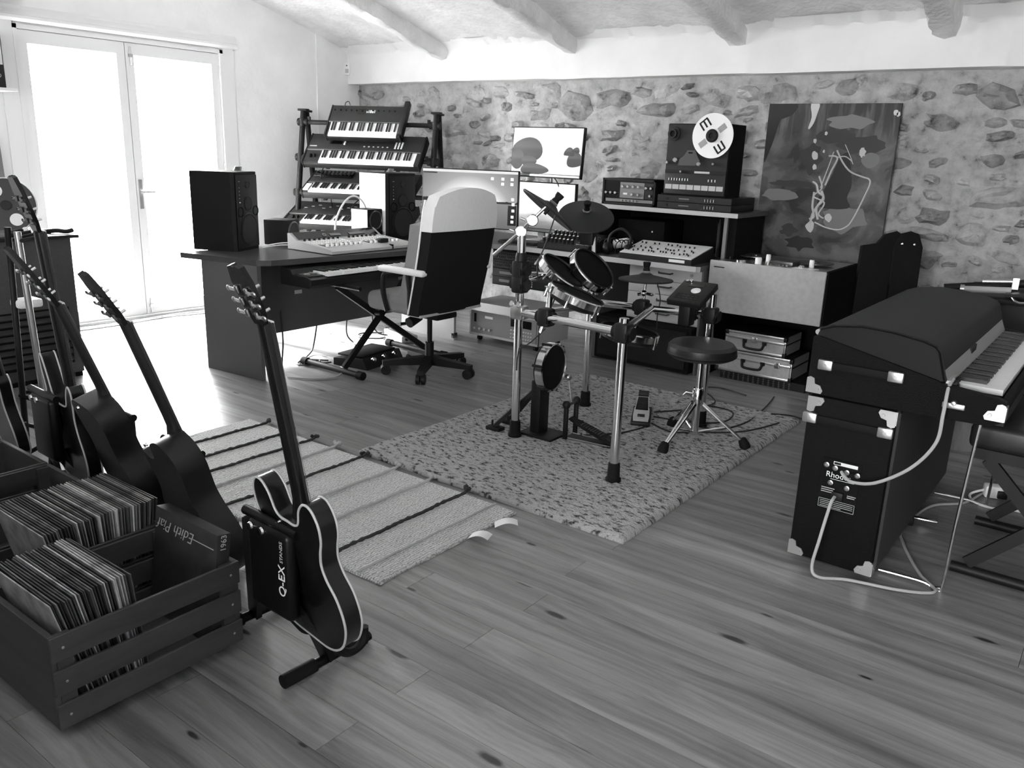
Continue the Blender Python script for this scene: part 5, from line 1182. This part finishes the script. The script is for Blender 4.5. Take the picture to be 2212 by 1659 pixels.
lb = MB().box(-.028,.058,-.0052,-.004,.425,.4375).build('printed_label', 'print_white', pp, 0); MB().box(-.026,-.002,-.0058,-.0052,.427,.4355).build('label_field', 'black_plastic', lb, 0)
for x, z in ((-.052,.418),(-.020,.412),(.022,.405),(.060,.402),(-.030,.352),(.030,.345)):
    MB().lathe([(.009,0),(.010,.003),(.006,.004),(.005,.001),(0,.001)], zto((x,-.004,z),(0,-1,0)), 14).build('jack_socket', 'steel', pp)
MB().box(-.02,.022,-.012,-.004,.288,.322,b=.004).build('mains_inlet', 'black_plastic', pp)
for x0, x1, z in ((-.06,-.012,.328),(-.06,-.016,.320),(-.06,-.012,.312),(.035,.066,.315),(.035,.062,.308)): MB().box(x0,x1,-.0048,-.004,z,z+.003).build('printed_line', 'print_grey', pp, 0)
wf = MB()
for a in ((-.064,.066,.284,.2855),(-.064,.066,.2505,.252),(-.064,-.0625,.2505,.2855),(.0645,.066,.2505,.2855)): wf.box(a[0],a[1],-.0048,-.004,a[2],a[3])
for j in range(4): wf.box(-.058,.060 if j < 3 else .02,-.0048,-.004,.2765-.007*j,.2785-.007*j)
wf.build('warning_print', 'print_grey', pp, 0, kind='stuff')
# bent wire legs and pedal on the far side
for q, y in enumerate((.115, 1.10)):
    MB().tube(spline([(.16,y,.012),(.30,y+.01,.012),(.345,y+.01,.004),(.37,y+.01,.006),(.378,y+.01,.03),(.385,y+.0,.3),(.40,y-.0,.68)],5), .006, 8).build('wire_leg', 'chrome', rh)
pe = thing('sustain_pedal', 'slim metal sustain pedal on the floor beside the piano base', 'pedal', (-.64, 3.72, 0), 8)
MB().box(-.02,.06,-.05,.05,0,.035,b=.006).build('housing', 'black_plastic', pe); MB().box(.05,.15,-.012,.012,.02,.03,b=.004).build('lever', 'chrome', pe)
# cables of the piano
tag(MB().tube(spline([(-.44,3.10,.80),(-.44,3.03,.78),(-.435,2.985,.70),(-.44,2.975,.60),(-.50,2.96,.50),(-.60,2.955,.42),(-.68,2.97,.395),(-.72,3.0,.40),(-.735,3.02,.405)],8), .006, 8).build('audio_cable', 'cable_grey'), 'thick pale cable hanging in a curve from keyboard to the socket panel', 'cable')
tag(MB().tube(spline([(-.745,3.015,.305),(-.748,2.98,.28),(-.76,2.95,.15),(-.77,2.94,.04),(-.74,2.94,.008),(-.65,2.99,.008),(-.50,3.03,.008),(-.40,3.08,.008),(-.38,3.13,.008),(-.45,3.22,.008),(-.56,3.45,.008),(-.60,3.62,.008),(-.56,3.95,.008),(-.45,4.1,.008),(-.40,4.3,.008)],8), .006, 8).build('power_cable', 'cable_grey'), 'pale mains cable running from the piano base down and across the floor', 'cable')
# bench
be = thing('piano_bench', 'black padded bench on folding legs at the right edge', 'bench', (-.12, 3.62, 0))
MB().box(-.27,.33,-.28,.30,.50,.60,b=.025,seg=3).build('seat', 'vinyl', be); MB().box(-.25,.31,-.26,.28,.46,.50).build('seat_frame', 'black_plastic', be, 0)
for y in (-.27,.27):
    for a, b in (((-.20,y,.05),(.20,y,.46)),((.20,y+.03,.05),(-.20,y+.03,.46))):
        d = V(b)-V(a); MB().box(0,d.length,-.022,.022,-.010,.010,frame(a,d,(0,1,0))).build('leg', 'black_plastic', be, 0)
    MB().cyl((-.25,y,.022),(.30,y,.022),.020).build('foot_tube', 'black_plastic', be)
MB().cyl((0,-.27,.255),(0,.30,.255),.010).build('pivot_rod', 'black_plastic', be)
# wooden drum behind the piano
wd_ = thing('wooden_drum', 'small goblet-shaped wooden hand drum standing behind the electric piano', 'drum', (-.63, 5.02, 0))
MB().lathe([(.11,0),(.10,.10),(.075,.22),(.085,.30),(.14,.42),(.15,.50),(.14,.50)], n=28).build('body', 'drum_wood', wd_)
MB().lathe([(.152,.46),(.158,.47),(.158,.50),(.14,.508),(0,.51)], n=28).build('head', 'light_grey', wd_)
# organ behind, with folded music stand
og = thing('electric_organ', 'dark wooden organ console standing behind the electric piano', 'organ', (-.10, 5.30, 0))
MB().box(-.66,.80,-.08,.42,.0,.50).build('lower_case', 'black_matte', og, 0)
MB().box(-.68,.82,-.20,.42,.62,.80,b=.008).build('upper_case', 'dark_grey', og); MB().box(-.66,.80,-.10,.40,.50,.62).build('key_recess', 'black_matte', og, 0)
MB().box(-.70,.84,-.22,.44,.80,.825,b=.006).build('top_board', 'dark_grey', og)
mat('curved_metal', .30, .30, .6)
MB().prism([(0,0),(.0,.03),(.03,.075),(.07,.085),(.07,0)], -.60, .70, frame((0,-.24,.64),(0,1,0),(-1,0,0))@Mx.Identity(4)).build('roll_cover', 'curved_metal', og, 40)
ms = thing('folded_music_stand', 'folded black music stand with grey tube lying on the organ', 'music stand', (-.55, 5.10, .826), 8)
MB().cyl((-.20,0,.03),(.02,.0,.045),.018).build('tube', 'light_grey', ms); MB().cyl((-.22,0,.03),(-.20,0,.03),.024).build('tube_end', 'steel', ms)
MB().box(0,.60,-.10,.16,.02,.035,RY(-9)).build('desk_plate', 'black_plastic', ms, 0)
MB().cyl((-.12,.05,.075),(.05,.05,.09),.016).box(.02,.05,.02,.08,.05,.11).build('clamp', 'steel', ms)
MB().cyl((-.30,.06,.02),(.35,.10,.12),.022).build('leg_bundle', 'black_plastic', ms)
MB().tube(spline([(.02,-.06,.03),(.05,-.09,.0),(.09,-.09,.0),(.12,-.06,.02)]), .007).build('hook', 'steel', ms)
pl_ = thing('mains_adapter', 'white plug-in power adapter with curled cable on the floor under the bench', 'adapter', (-.36, 4.30, 0), 20)
MB().box(-.04,.04,-.03,.03,0,.06,b=.01).build('housing', 'white_plastic', pl_); MB().box(.01,.05,-.05,-.03,.01,.045,b=.004).build('plug', 'black_plastic', pl_)
MB().tube(spline([(-.04,0,.03),(-.10,-.03,.01),(-.10,-.12,.006),(-.03,-.17,.006),(.06,-.16,.006),(.2,-.22,.006)]), .006).build('cord', 'cable_white', pl_)
# ================================================================ left foreground: guitars, stands, crates
mat('guitar_black', .004, .25, spec=.35); mat('binding', .38, .5); mat('guitar_dark_wood', .007, .38, spec=.3); mat('guitar_face', .12, .3); mat('fretboard', .015, .5); mat('pearl', .5, .3)
XZ = Mx(((1,0,0,0),(0,0,-1,0),(0,1,0,0),(0,0,0,1)))   # polygon x,y -> x,z ; extrusion along -y
def guitar(name, label, p0, top, nb, Lt, kind, sc=1.08, body='guitar_black', bind='binding', depth=.045, cat='guitar', zn_=None, hl=.18):
    """local z = up the neck, local -y = the back of the instrument (towards nb)"""
    a = (V(top)-V(p0)).normalized(); y = -V((nb[0],nb[1],0)).normalized(); y = (y-a*y.dot(a)).normalized(); x = y.cross(a)
    t = thing(name, label, cat, (0,0,0), 0, 'guitars on stands')
    q0 = V(p0)-y*depth*sc*.5
    t.matrix_world = Mx(((x.x,y.x,a.x,q0.x),(x.y,y.y,a.y,q0.y),(x.z,y.z,a.z,q0.z),(0,0,0,1)))
    if kind == 'semi':
        h = [(0,0),(.10,.004),(.165,.04),(.20,.10),(.205,.15),(.188,.205),(.155,.25),(.142,.29),(.150,.33),(.166,.375),(.165,.42),(.142,.455),(.108,.458),(.078,.43),(.060,.385),(.035,.37)]
        out = h+[(0,.37)]+[(-q,z) for q, z in reversed(h[1:])]; zj, zn = .37, .80
    elif kind == 'cutaway':
        h = [(0,0),(.09,.004),(.15,.03),(.19,.08),(.20,.13),(.185,.20),(.145,.26),(.128,.31),(.138,.37),(.148,.42),(.135,.465),(.09,.495),(.04,.50)]
        lft = [(-.03,.47),(-.045,.42),(-.085,.405),(-.128,.42),(-.140,.41),(-.132,.36)]+[(-q,z) for q, z in reversed(h[1:8])]
        out = h+lft; zj, zn = .49, .84
    elif kind == 'horned':
        h = [(0,0),(.09,.005),(.145,.04),(.165,.09),(.16,.14),(.135,.20),(.125,.25),(.135,.30),(.14,.345),(.115,.365),(.085,.33),(.065,.29),(.03,.28)]
        lft = [(-.03,.28),(-.07,.30),(-.09,.36),(-.115,.42),(-.135,.425),(-.142,.38),(-.13,.31)]+[(-q,z) for q, z in reversed(h[1:7])]
        out = h+lft; zj, zn = .28, .74
    else:
        h = [(0,0),(.09,.004),(.15,.03),(.185,.08),(.19,.13),(.175,.20),(.14,.26),(.122,.31),(.132,.37),(.142,.42),(.13,.465),(.09,.49),(.04,.495)]
        out = h+[(-q,z) for q, z in reversed(h[1:])]; zj, zn = .49, .84
    out = [(q*sc, z*sc) for q, z in smooth_outline(out)]; zj *= sc; zn *= sc; dp = depth*sc
    if zn_: zn = zn_; Lt = zn+hl*sc
    MB().prism(out, -dp/2, dp/2, XZ).build('body', body, t, 30)
    if bind:
        for s, nm in ((-1,'binding'),(1,'binding')): MB().tube([(q, s*dp/2*.98, z) for q, z in out], .0035, 6, closed=True).build(nm, bind, t)
    fy = dp/2  # front face at +y
    # neck with heel
    hw0, hw1 = .030*sc, .0225*sc
    neck = [(-hw0, zj-.02), (hw0, zj-.02), (hw1, zn), (-hw1, zn)]
    vs_, fs = [], []; n = 14
    for i in range(n+1):
        u = i/n; z = zj-.04+(zn-zj+.04)*u; wv = hw0+(hw1-hw0)*u
        dpt = .022*sc+(.030*sc*max(0, 1-u/.16)**1.5)
        for j in range(9):
            an = math.pi*j/8; vs_.append((-wv*math.cos(an), fy+.002-dpt*math.sin(an)**.8, z))
    for i in range(n):
        for j in range(8): fs.append((i*9+j, i*9+j+1, i*9+j+10, i*9+j+9))
    fs += [tuple(range(8,-1,-1)), tuple(range(n*9, n*9+9))]+[(i*9+8, i*9, i*9+9, i*9+17) for i in range(n)]
    MB().add(vs_, fs).build('neck', body, t, 40)
    MB().box(-hw0, hw0, fy, fy+.007, zj-.09*sc, zn).build('fretboard', 'fretboard', t, 0)
    MB().tube([(-hw1*1.02, fy+.003, zn),(-hw0*1.02, fy+.003, zj)], .0025, 5).build('neck_binding', 'binding', t)
    # headstock tilted back
    HM_ = T(0, fy-.004, zn)@RX(13); hs = Lt-zn
    hd = [(-.022,0),(-.040,.04),(-.044,hs*.72),(-.030,hs*.97),(-.010,hs),(0,hs*.965),(.010,hs),(.030,hs*.97),(.044,hs*.72),(.040,.04),(.022,0)]
    ho = MB().prism([(q*sc, z) for q, z in hd], -.001, .014, HM_@XZ).build('headstock', body, t, 30)
    for i in range(3):
        for s in (-1, 1):
            z = hs*(.20+.20*i)
            tn = MB().box(s*.024*sc-.007, s*.024*sc+.007, -.022, -.014, z-.010, z+.010, HM_, b=.003).cyl((s*.03*sc,-.020,z),(s*.054*sc,-.020,z),.004,M=HM_,n=8).build('tuner', 'steel' if kind == 'semi' else 'gunmetal', ho)
            MB().sph((s*.062*sc,-.020,z), .0085, (1.2,.45,.9), 10, 6, HM_).build('tuner_button', {'semi':'steel','acoustic':'pearl'}.get(kind,'black_plastic'), tn)
            MB().cyl((s*.024*sc,-.001,z),(s*.024*sc,.018,z),.004,M=HM_,n=8).build('string_post', 'chrome', tn)
    MB().box(-hw1,hw1,fy+.004,fy+.012,zn-.004,zn+.002).build('nut', 'pearl', t, 0)
    # strings, bridge, pickups on the front
    sg = MB()
    for i in range(6): xx = -.020*sc+.008*sc*i; sg.cyl((xx, fy+.012, zn), (xx*1.3, fy+.014, .13*sc), .0008, n=5)
    sg.build('strings', 'steel', t, kind='stuff')
    MB().box(-.055*sc,.055*sc,fy,fy+.014,.115*sc,.14*sc,b=.003).build('bridge', 'chrome' if kind in ('semi','horned') else 'fretboard', t)
    if kind in ('semi','horned'):
        for z in (.19,.27): MB().box(-.042*sc,.042*sc,fy,fy+.008,z*sc-.018,z*sc+.018,b=.003).build('pickup', 'chrome', t)
        for q, z in ((.12,.10),(.14,.15),(.08,.08),(.10,.13)): MB().lathe([(.012,0),(.010,.014),(0,.015)], zto((q*sc,fy,z*sc),(0,1,0)), 12).build('control_knob', 'black_plastic', t)
    else:
        MB().lathe([(.052,0),(.052,.0012),(0,.0012)], zto((0,fy,.30*sc),(0,1,0)), 28).build('sound_hole', 'black_matte', t)
    MB().lathe([(.008,0),(.005,.008),(.008,.014),(0,.015)], zto((0,0,.002),(0,0,-1)), 10).build('strap_button', 'chrome', t)
    MB().lathe([(.007,0),(.005,.007),(.007,.011),(0,.012)], zto((-.045*sc,-dp/2,zj-.02),(0,-1,0)), 10).build('strap_button', 'chrome', t)
    return t, (a, x, y), dp
NB = (-.15, -.99)
g5, (a5, x5, y5), d5 = guitar('semi_hollow_guitar', 'black semi-hollow electric guitar with pale binding, back turned, nearest the viewer', (-1.655,1.375,.178), (-1.680,1.230,1.087), NB, 1.0, 'semi', 1.0, depth=.052, zn_=.91, hl=.16)
g4, _, _ = guitar('cutaway_guitar', 'dark cutaway acoustic guitar between the semi-hollow guitar and the record crates', (-2.344,1.542,.116), (-2.388,1.256,.968), NB, 1.08, 'cutaway', 1.05, 'guitar_dark_wood', None, .085, zn_=.90)
g3, _, _ = guitar('acoustic_guitar', 'dark acoustic guitar with pearl tuner buttons, behind the cutaway guitar', (-2.86,1.58,.136), (-2.902,1.299,.948), NB, 1.09, 'acoustic', 1.02, 'guitar_dark_wood', None, .09, zn_=.86, hl=.235)
g2, _, _ = guitar('horned_guitar', 'black horned electric guitar with pale edge binding in front of the louvred cabinet', (-3.27,1.507,.155), (-3.282,1.433,1.153), NB, 1.14, 'horned', 1.18, zn_=1.0)
g1, _, _ = guitar('slim_guitar', 'black electric guitar cut off by the left edge of the picture', (-3.86,1.50,.13), (-3.88,1.36,1.18), NB, 1.06, 'horned', 1.06)
# ---- stands (local frame: two side legs in x, feet along y, hooks to +y)
mat('stand_black', .003, .35, spec=.2)
def gstand(label, loc, rz=0, text_=False):
    t = thing('guitar_stand', label, 'guitar stand', loc, rz, 'folding guitar stands')
    for s, x in ((-1,-.185),(1,.185)):
        f_ = MB().cyl((x,-.15,.022),(x,.16,.022),.0155).build('foot_tube', 'stand_black', t)
        for y0, y1 in ((-.16,-.05),(.07,.14)): MB().cyl((x,y0,.022),(x,y1,.022),.021).build('rubber_sleeve', 'black_rubber', f_)
        d = V((.10+s*.045,-.145,.46))-V((x,0,.022)); M_ = frame((x,0,.022), d, (0,-1,0))
        MB().add([(0,-.025,-.010),(d.length,-.04,-.012),(d.length,.04,-.012),(0,.025,-.010),(0,-.025,.010),(d.length,-.04,.012),(d.length,.04,.012),(0,.025,.010)], [(3,2,1,0),(4,5,6,7),(0,1,5,4),(1,2,6,5),(2,3,7,6),(3,0,4,7)], M_).build('leg', 'stand_black', t, 0)
        hx = .22+s*.085
        MB().tube(spline([(.12+s*.06,-.12,.26),(hx,-.08,.17),(hx,-.04,.115),(hx,.0,.10),(hx,.035,.115),(hx,.04,.16)],5), .013, 8).build('cradle_hook', 'black_rubber', t)
    pn = MB().box(.06,.25,-.172,-.128,.235,.50,b=.02,seg=3).build('back_panel', 'stand_black', t)
    MB().cyl((.03,-.15,.505),(.27,-.15,.505),.014).build('top_bar', 'stand_black', t)
    for x in (.085,.135): MB().lathe([(.012,0),(.010,.006),(0,.007)], zto((x,-.172,.48),(0,-1,0)), 12).build('rivet', 'chrome', t)
    return t
s5 = gstand('black folding guitar stand with printed side panel under the semi-hollow guitar', (-1.90, 1.43, 0), -2)
PT = Mx(((0,0,1,.0862),(1,0,0,-.035),(0,1,0,.0),(0,0,0,1)))
# lettering runs up the side of the panel facing the room
TX = T(.062,-.056,.27)@Mx(((0,1,0,0),(0,0,-1,0),(-1,0,0,0),(0,0,0,1)))
TX = T(.222,-.1728,.36)@Mx(((0,-1,0,0),(0,0,-1,0),(1,0,0,0),(0,0,0,1)))
text('Q-EX', .040, 'print_white', s5, TX, 'lettering')
text('STANDS', .017, 'print_grey', s5, TX@T(.085,0,0), 'lettering')
gstand('black folding guitar stand under the cutaway guitar', (-2.60, 1.60, 0), -2)
gstand('black folding guitar stand under the guitar with pearl tuners', (-3.11, 1.65, 0), -2)
gstand('black folding guitar stand under the horned guitar', (-3.53, 1.57, 0), -2)
# upright hanging stands at the left edge
def upright_stand(label, base, top, m, pad_m):
    t = thing('upright_guitar_stand', label, 'guitar stand', (base[0],base[1],0), 0, 'upright guitar stands')
    MB().cyl((0,0,.03),(top[0]-base[0],top[1]-base[1],top[2]),.014).build('pole', m, t)
    tx, ty, tz = top[0]-base[0], top[1]-base[1], top[2]
    for s in (-1, 1): 
        k_ = MB().tube(spline([(tx,ty,tz-.04),(tx+s*.035,ty+.03,tz-.03),(tx+s*.038,ty+.09,tz-.02)]), .009).build('yoke_arm', 'black_plastic', t)
        MB().sph((tx+s*.038,ty+.09,tz-.02), .014).build('yoke_tip', pad_m, k_)
    for a in (90, 210, 330):
        l_ = MB().cyl((0,0,.16),(.24*math.cos(R(a)),.24*math.sin(R(a)),.02),.010).build('leg', 'black_plastic', t)
        MB().sph((.24*math.cos(R(a)),.24*math.sin(R(a)),.018), .018).build('rubber_foot', 'black_rubber', l_)
    for s in (-1, 1): MB().tube([(0,0,.30),(s*.12,.05,.28),(s*.12,.16,.27),(s*.12,.17,.31)], .010).build('body_hook', 'black_rubber', t)
    return t
upright_stand('upright metal-poled guitar stand beside the horned guitar', (-3.80,1.60,0), (-3.80,1.565,1.10), 'steel', 'black_rubber')
u2 = upright_stand('upright black guitar stand with white rubber grips at the left edge', (-4.12,1.62,0), (-4.10,1.65,1.09), 'black_plastic', 'white_plastic')
MB().box(-.04,.06,.02,.13,.72,.76,b=.012).build('white_grip', 'white_plastic', u2, label='white rubber grip')
# ---- record crates
def crate(label, x0, x1, y0=.765, y1=1.31, z1=.30):
    t = thing('record_crate', label, 'crate', ((x0+x1)/2, (y0+y1)/2, 0), 0, 'wooden record crates')
    w_, l_ = (x1-x0)/2, (y1-y0)/2
    for y in (-l_, l_-.016): MB().box(-w_+.010, w_-.010, y, y+.016, .035, z1, b=.002, seg=1).build('end_board', 'crate_wood_x', t)
    for x in (-w_, w_-.010):
        for z in (.035, .132, .229): MB().box(x, x+.010, -l_, l_, z, z+.071, b=.0015, seg=1).build('slat', 'crate_wood', t)
        for y in (-l_+.016, l_-.056): MB().box(x+(.010 if x < 0 else -.016), x+(.026 if x < 0 else 0), y, y+.04, .035, z1-.005).build('corner_post', 'crate_wood', t, 0)
        for z in (.07,.167,.264):
            for y in (-l_+.03, l_-.03): MB().lathe([(.004,0),(.003,.0012),(0,.0012)], zto((x if x < 0 else x+.010, y, z), (1 if x > 0 else -1,0,0)), 8).build('screw', 'steel', t)
    MB().box(-w_+.010, w_-.010, -l_+.016, l_-.016, .035, .045).build('bottom_board', 'crate_wood', t, 0)
    for x in (-w_+.05, w_-.05):
        for y in (-l_+.06, l_-.06): MB().cyl((x-.008,y,.017),(x+.008,y,.017),.017).box(x-.006,x+.006,y-.008,y+.008,.017,.035).build('caster', 'gunmetal', t)
    return t
crate('nearest slatted wooden record crate with half its space empty', -2.355, -1.968)
crate('slatted wooden record crate packed with sleeves, second from the viewer', -2.755, -2.368)
crate('slatted wooden record crate, third from the viewer', -3.155, -2.768)
crate('slatted wooden record crate farthest to the left edge', -3.555, -3.168)
for v, nm in ((.02,'sleeve_black'),(.06,'sleeve_dark'),(.16,'sleeve_mid'),(.34,'sleeve_pale'),(.5,'sleeve_white')): mat(nm, v, .65, noise=(14,.5))
sl = {}
def sleeve_mesh(m):
    if m not in sl: sl[m] = MB().box(-.166,.166,-.0018,.0018,0,.332,b=.0007,seg=1).mesh('record_sleeve', m, 0)
    return sl[m]
rs2 = random.Random(4)
def rec(x, y, z, lean, m, label, group, yaw=0):
    o = bpy.data.objects.new('record_sleeve', sleeve_mesh(m)); col.objects.link(o)
    o.location = (x, y, z); o.rotation_euler = (R(lean), 0, R(yaw)); tag(o, label, 'record', group); return o
for i in range(26):
    m = rs2.choice(('sleeve_black','sleeve_dark','sleeve_mid','sleeve_pale','sleeve_dark','sleeve_white','sleeve_mid','sleeve_black'))
    if i == 0: m = 'sleeve_pale'
    rec(-2.162+rs2.uniform(-.008,.008), .868+i*.0062, .047, 14-i*.35, m, 'pale front sleeve leaning at the near end of the nearest crate' if i == 0 else 'record sleeve in the packed near half of the nearest crate', 'sleeves in the nearest crate', rs2.uniform(-.6,.6))
for i in range(40):
    m = rs2.choice(('sleeve_black','sleeve_dark','sleeve_mid','sleeve_mid','sleeve_pale','sleeve_white','sleeve_dark'))
    if i == 0: m = 'sleeve_pale'
    rec(-2.562+rs2.uniform(-.008,.008), 1.02+i*.0063, .047, 12-i*.5, m, 'blank pale sleeve leaning at the front of the second crate' if i == 0 else 'record sleeve in the tight row of the second crate', 'sleeves in the second crate', rs2.uniform(-.6,.6))
for i in range(22):
    m = rs2.choice(('sleeve_black','sleeve_dark','sleeve_mid','sleeve_pale'))
    rec(-2.962+rs2.uniform(-.008,.008), .83+i*.0064, .047, 10-i*.4, m, 'record sleeve in the third crate', 'sleeves in the third crate', rs2.uniform(-.6,.6))
# boxed set at the far end of the nearest crate
pf = thing('record_box_set', 'black record box set with handwritten white lettering at the far end of nearest crate', 'record', (-2.16, 1.215, .047), 0)
PF = RX(-8)
MB().box(-.164,.164,0,.045,0,.345,PF,b=.002).build('slipcase', 'sleeve_black', pf)
SM_ = PF@Mx(((1,0,0,0),(0,0,-1,-.0012),(0,1,0,0),(0,0,0,1)))
text('Edith Piaf', .052, 'print_grey', pf, SM_@T(-.045,.298,0)@RZ(180), 'lettering', shear=.35, thin=-.0007)
MB().box(.045,.15,-.0016,-.0006,.296,.2985,PF).build('underline', 'print_grey', pf, 0)
EM = PF@Mx(((0,0,1,.1645),(1,0,0,.0225),(0,1,0,0),(0,0,0,1)))
text('1963', .026, 'print_grey', pf, EM@T(0,.318,0)@RZ(90), 'lettering'); text('PIAF', .030, 'print_white', pf, EM@T(0,.10,0)@RZ(90), 'lettering')
# ---- louvred cabinet, disc, pictures and shelves by the left wall
lc = thing('louvred_cabinet', 'tall dark speaker cabinet with horizontal louvres beside the bright doors', 'cabinet', (-5.55, 2.24, 0))
MB().box(-.32,.22,-.30,.26,.03,.885,b=.006).build('case', 'desk_dark', lc); MB().box(-.35,.25,-.33,.30,.885,.905,b=.004).build('top_board', 'black_plastic', lc)
MB().box(.221,.225,-.27,.20,.10,.46).build('louvre_recess', 'black_matte', lc, 0)
for i in range(8): MB().box(-.004,.012,-.26,.19,-.015,.015,T(.228,0,.13+i*.043)@RY(-35)).build('louvre_slat', 'dark_grey', lc, 0)
MB().box(-.31,.21,-.29,.25,0,.03).build('plinth', 'black_matte', lc, 0)
ds = thing('clear_disc', 'round clear plastic disc with a white centre leaning on the louvred cabinet', 'disc', (-5.62, 2.27, 1.07))
DM = zto((0,0,0),(.87,-.45,.2),(0,0,1))
mat('clear_plastic', .07, .7, spec=.1); mat('disc_dark', .08, .5)
MB().lathe([(0,-.004),(.165,-.004),(.168,0),(.165,.004),(0,.004)], DM, 40).build('disc', 'clear_plastic', ds)
MB().lathe([(.162,.003),(.170,.0),(.166,.007)], DM, 40).build('rim', 'white_plastic', ds)
for i in range(4): MB().lathe([(0,.0045),(.038,.0045),(.038,.006),(0,.006)], DM@RZ(90*i+30)@T(.10,0,0), 20).build('round_patch', 'white_plastic' if i % 2 == 0 else 'disc_dark', ds)
MB().lathe([(0,.0045),(.03,.0045),(.03,.014),(0,.014)], DM, 20).build('hub', 'black_plastic', ds)
bt_ = MB().tube(spline([(-5.50,2.42,.91),(-5.42,2.46,.925),(-5.38,2.50,.92),(-5.34,2.52,.93)]), .014).build('dark_rod', 'black_plastic'); tag(bt_, 'short dark curved rod on the cabinet edge by the doors', 'rod')
tag(MB().box(-5.66,-5.36,2.06,2.30,.906,.926,b=.004).build('magazine', 'mid_grey'), 'thin grey magazine lying on top of the louvred cabinet', 'magazine')
pc = thing('small_picture', 'small grey picture leaning on the left wall behind the clear disc', 'picture', (-6.74, 2.62, 1.04))
MB().box(-.012,.012,-.22,.12,0,.42,RY(-4),b=.003).build('board', 'mid_grey', pc); MB().box(.013,.015,-.15,.05,.05,.12,RY(-4)).build('caption', 'paper', pc, 0)
sf = thing('wall_shelf', 'white wall shelves holding dark ring binders at the top left edge', 'shelf', (-6.80, 2.3, 1.78))
for q, z in enumerate((0, .52)): MB().box(.001,.30,-.9,(.50 if q == 0 else .45),z,z+.02,b=.002).build('shelf_board', 'white_paint', sf)
def binder(label, y, z, h_, m):
    t = thing('ring_binder', label, 'binder', (-6.66, y, z), 0, 'ring binders on the wall shelves')
    MB().box(-.13,.13,-.04,.04,0,h_,b=.004).build('cover', m, t); MB().box(.131,.132,-.032,.032,h_*.42,h_*.92).build('spine_label', 'paper', t, 0)
    MB().lathe([(.011,0),(.013,.003),(.009,.003)], zto((.131,0,h_*.22),(1,0,0)), 16).build('finger_ring', 'steel', t)
for i in range(4): binder(['dark ring binder at the right end of the lower shelf','dark ring binder second from the end of the lower shelf','dark ring binder third from the end of the lower shelf','dark ring binder fourth from the end of the lower shelf'][i], 2.70-.085*i, 1.8005, .36, 'dark_grey')
for i in range(3): binder(['black ring binder at the right end of the upper shelf','black ring binder second from the end of the upper shelf','black ring binder third from the end of the upper shelf'][i], 2.67-.085*i, 2.3205, .32, 'black_matte')

# ---- bookcase added out of view to shade the crates and near-left floor
bk = thing('shade_bookcase', 'low dark bookcase shape added out of view to shade the record crates', 'light blocker', (-2.35, -.55, 0))
MB().box(-1.25,1.25,-.16,.16,.86,.89).build('top_board', 'black_matte', bk, 0)
for x in (-1.25,-.42,.39,1.22): MB().box(x,x+.03,-.16,.16,0,.86).build('upright', 'black_matte', bk, 0)
for z in (.04,.44): MB().box(-1.22,1.22,-.15,.16,z,z+.025).build('shelf_board', 'black_matte', bk, 0)
MB().box(-1.24,1.24,-.16,-.145,.0,.86).build('back_board', 'black_matte', bk, 0)
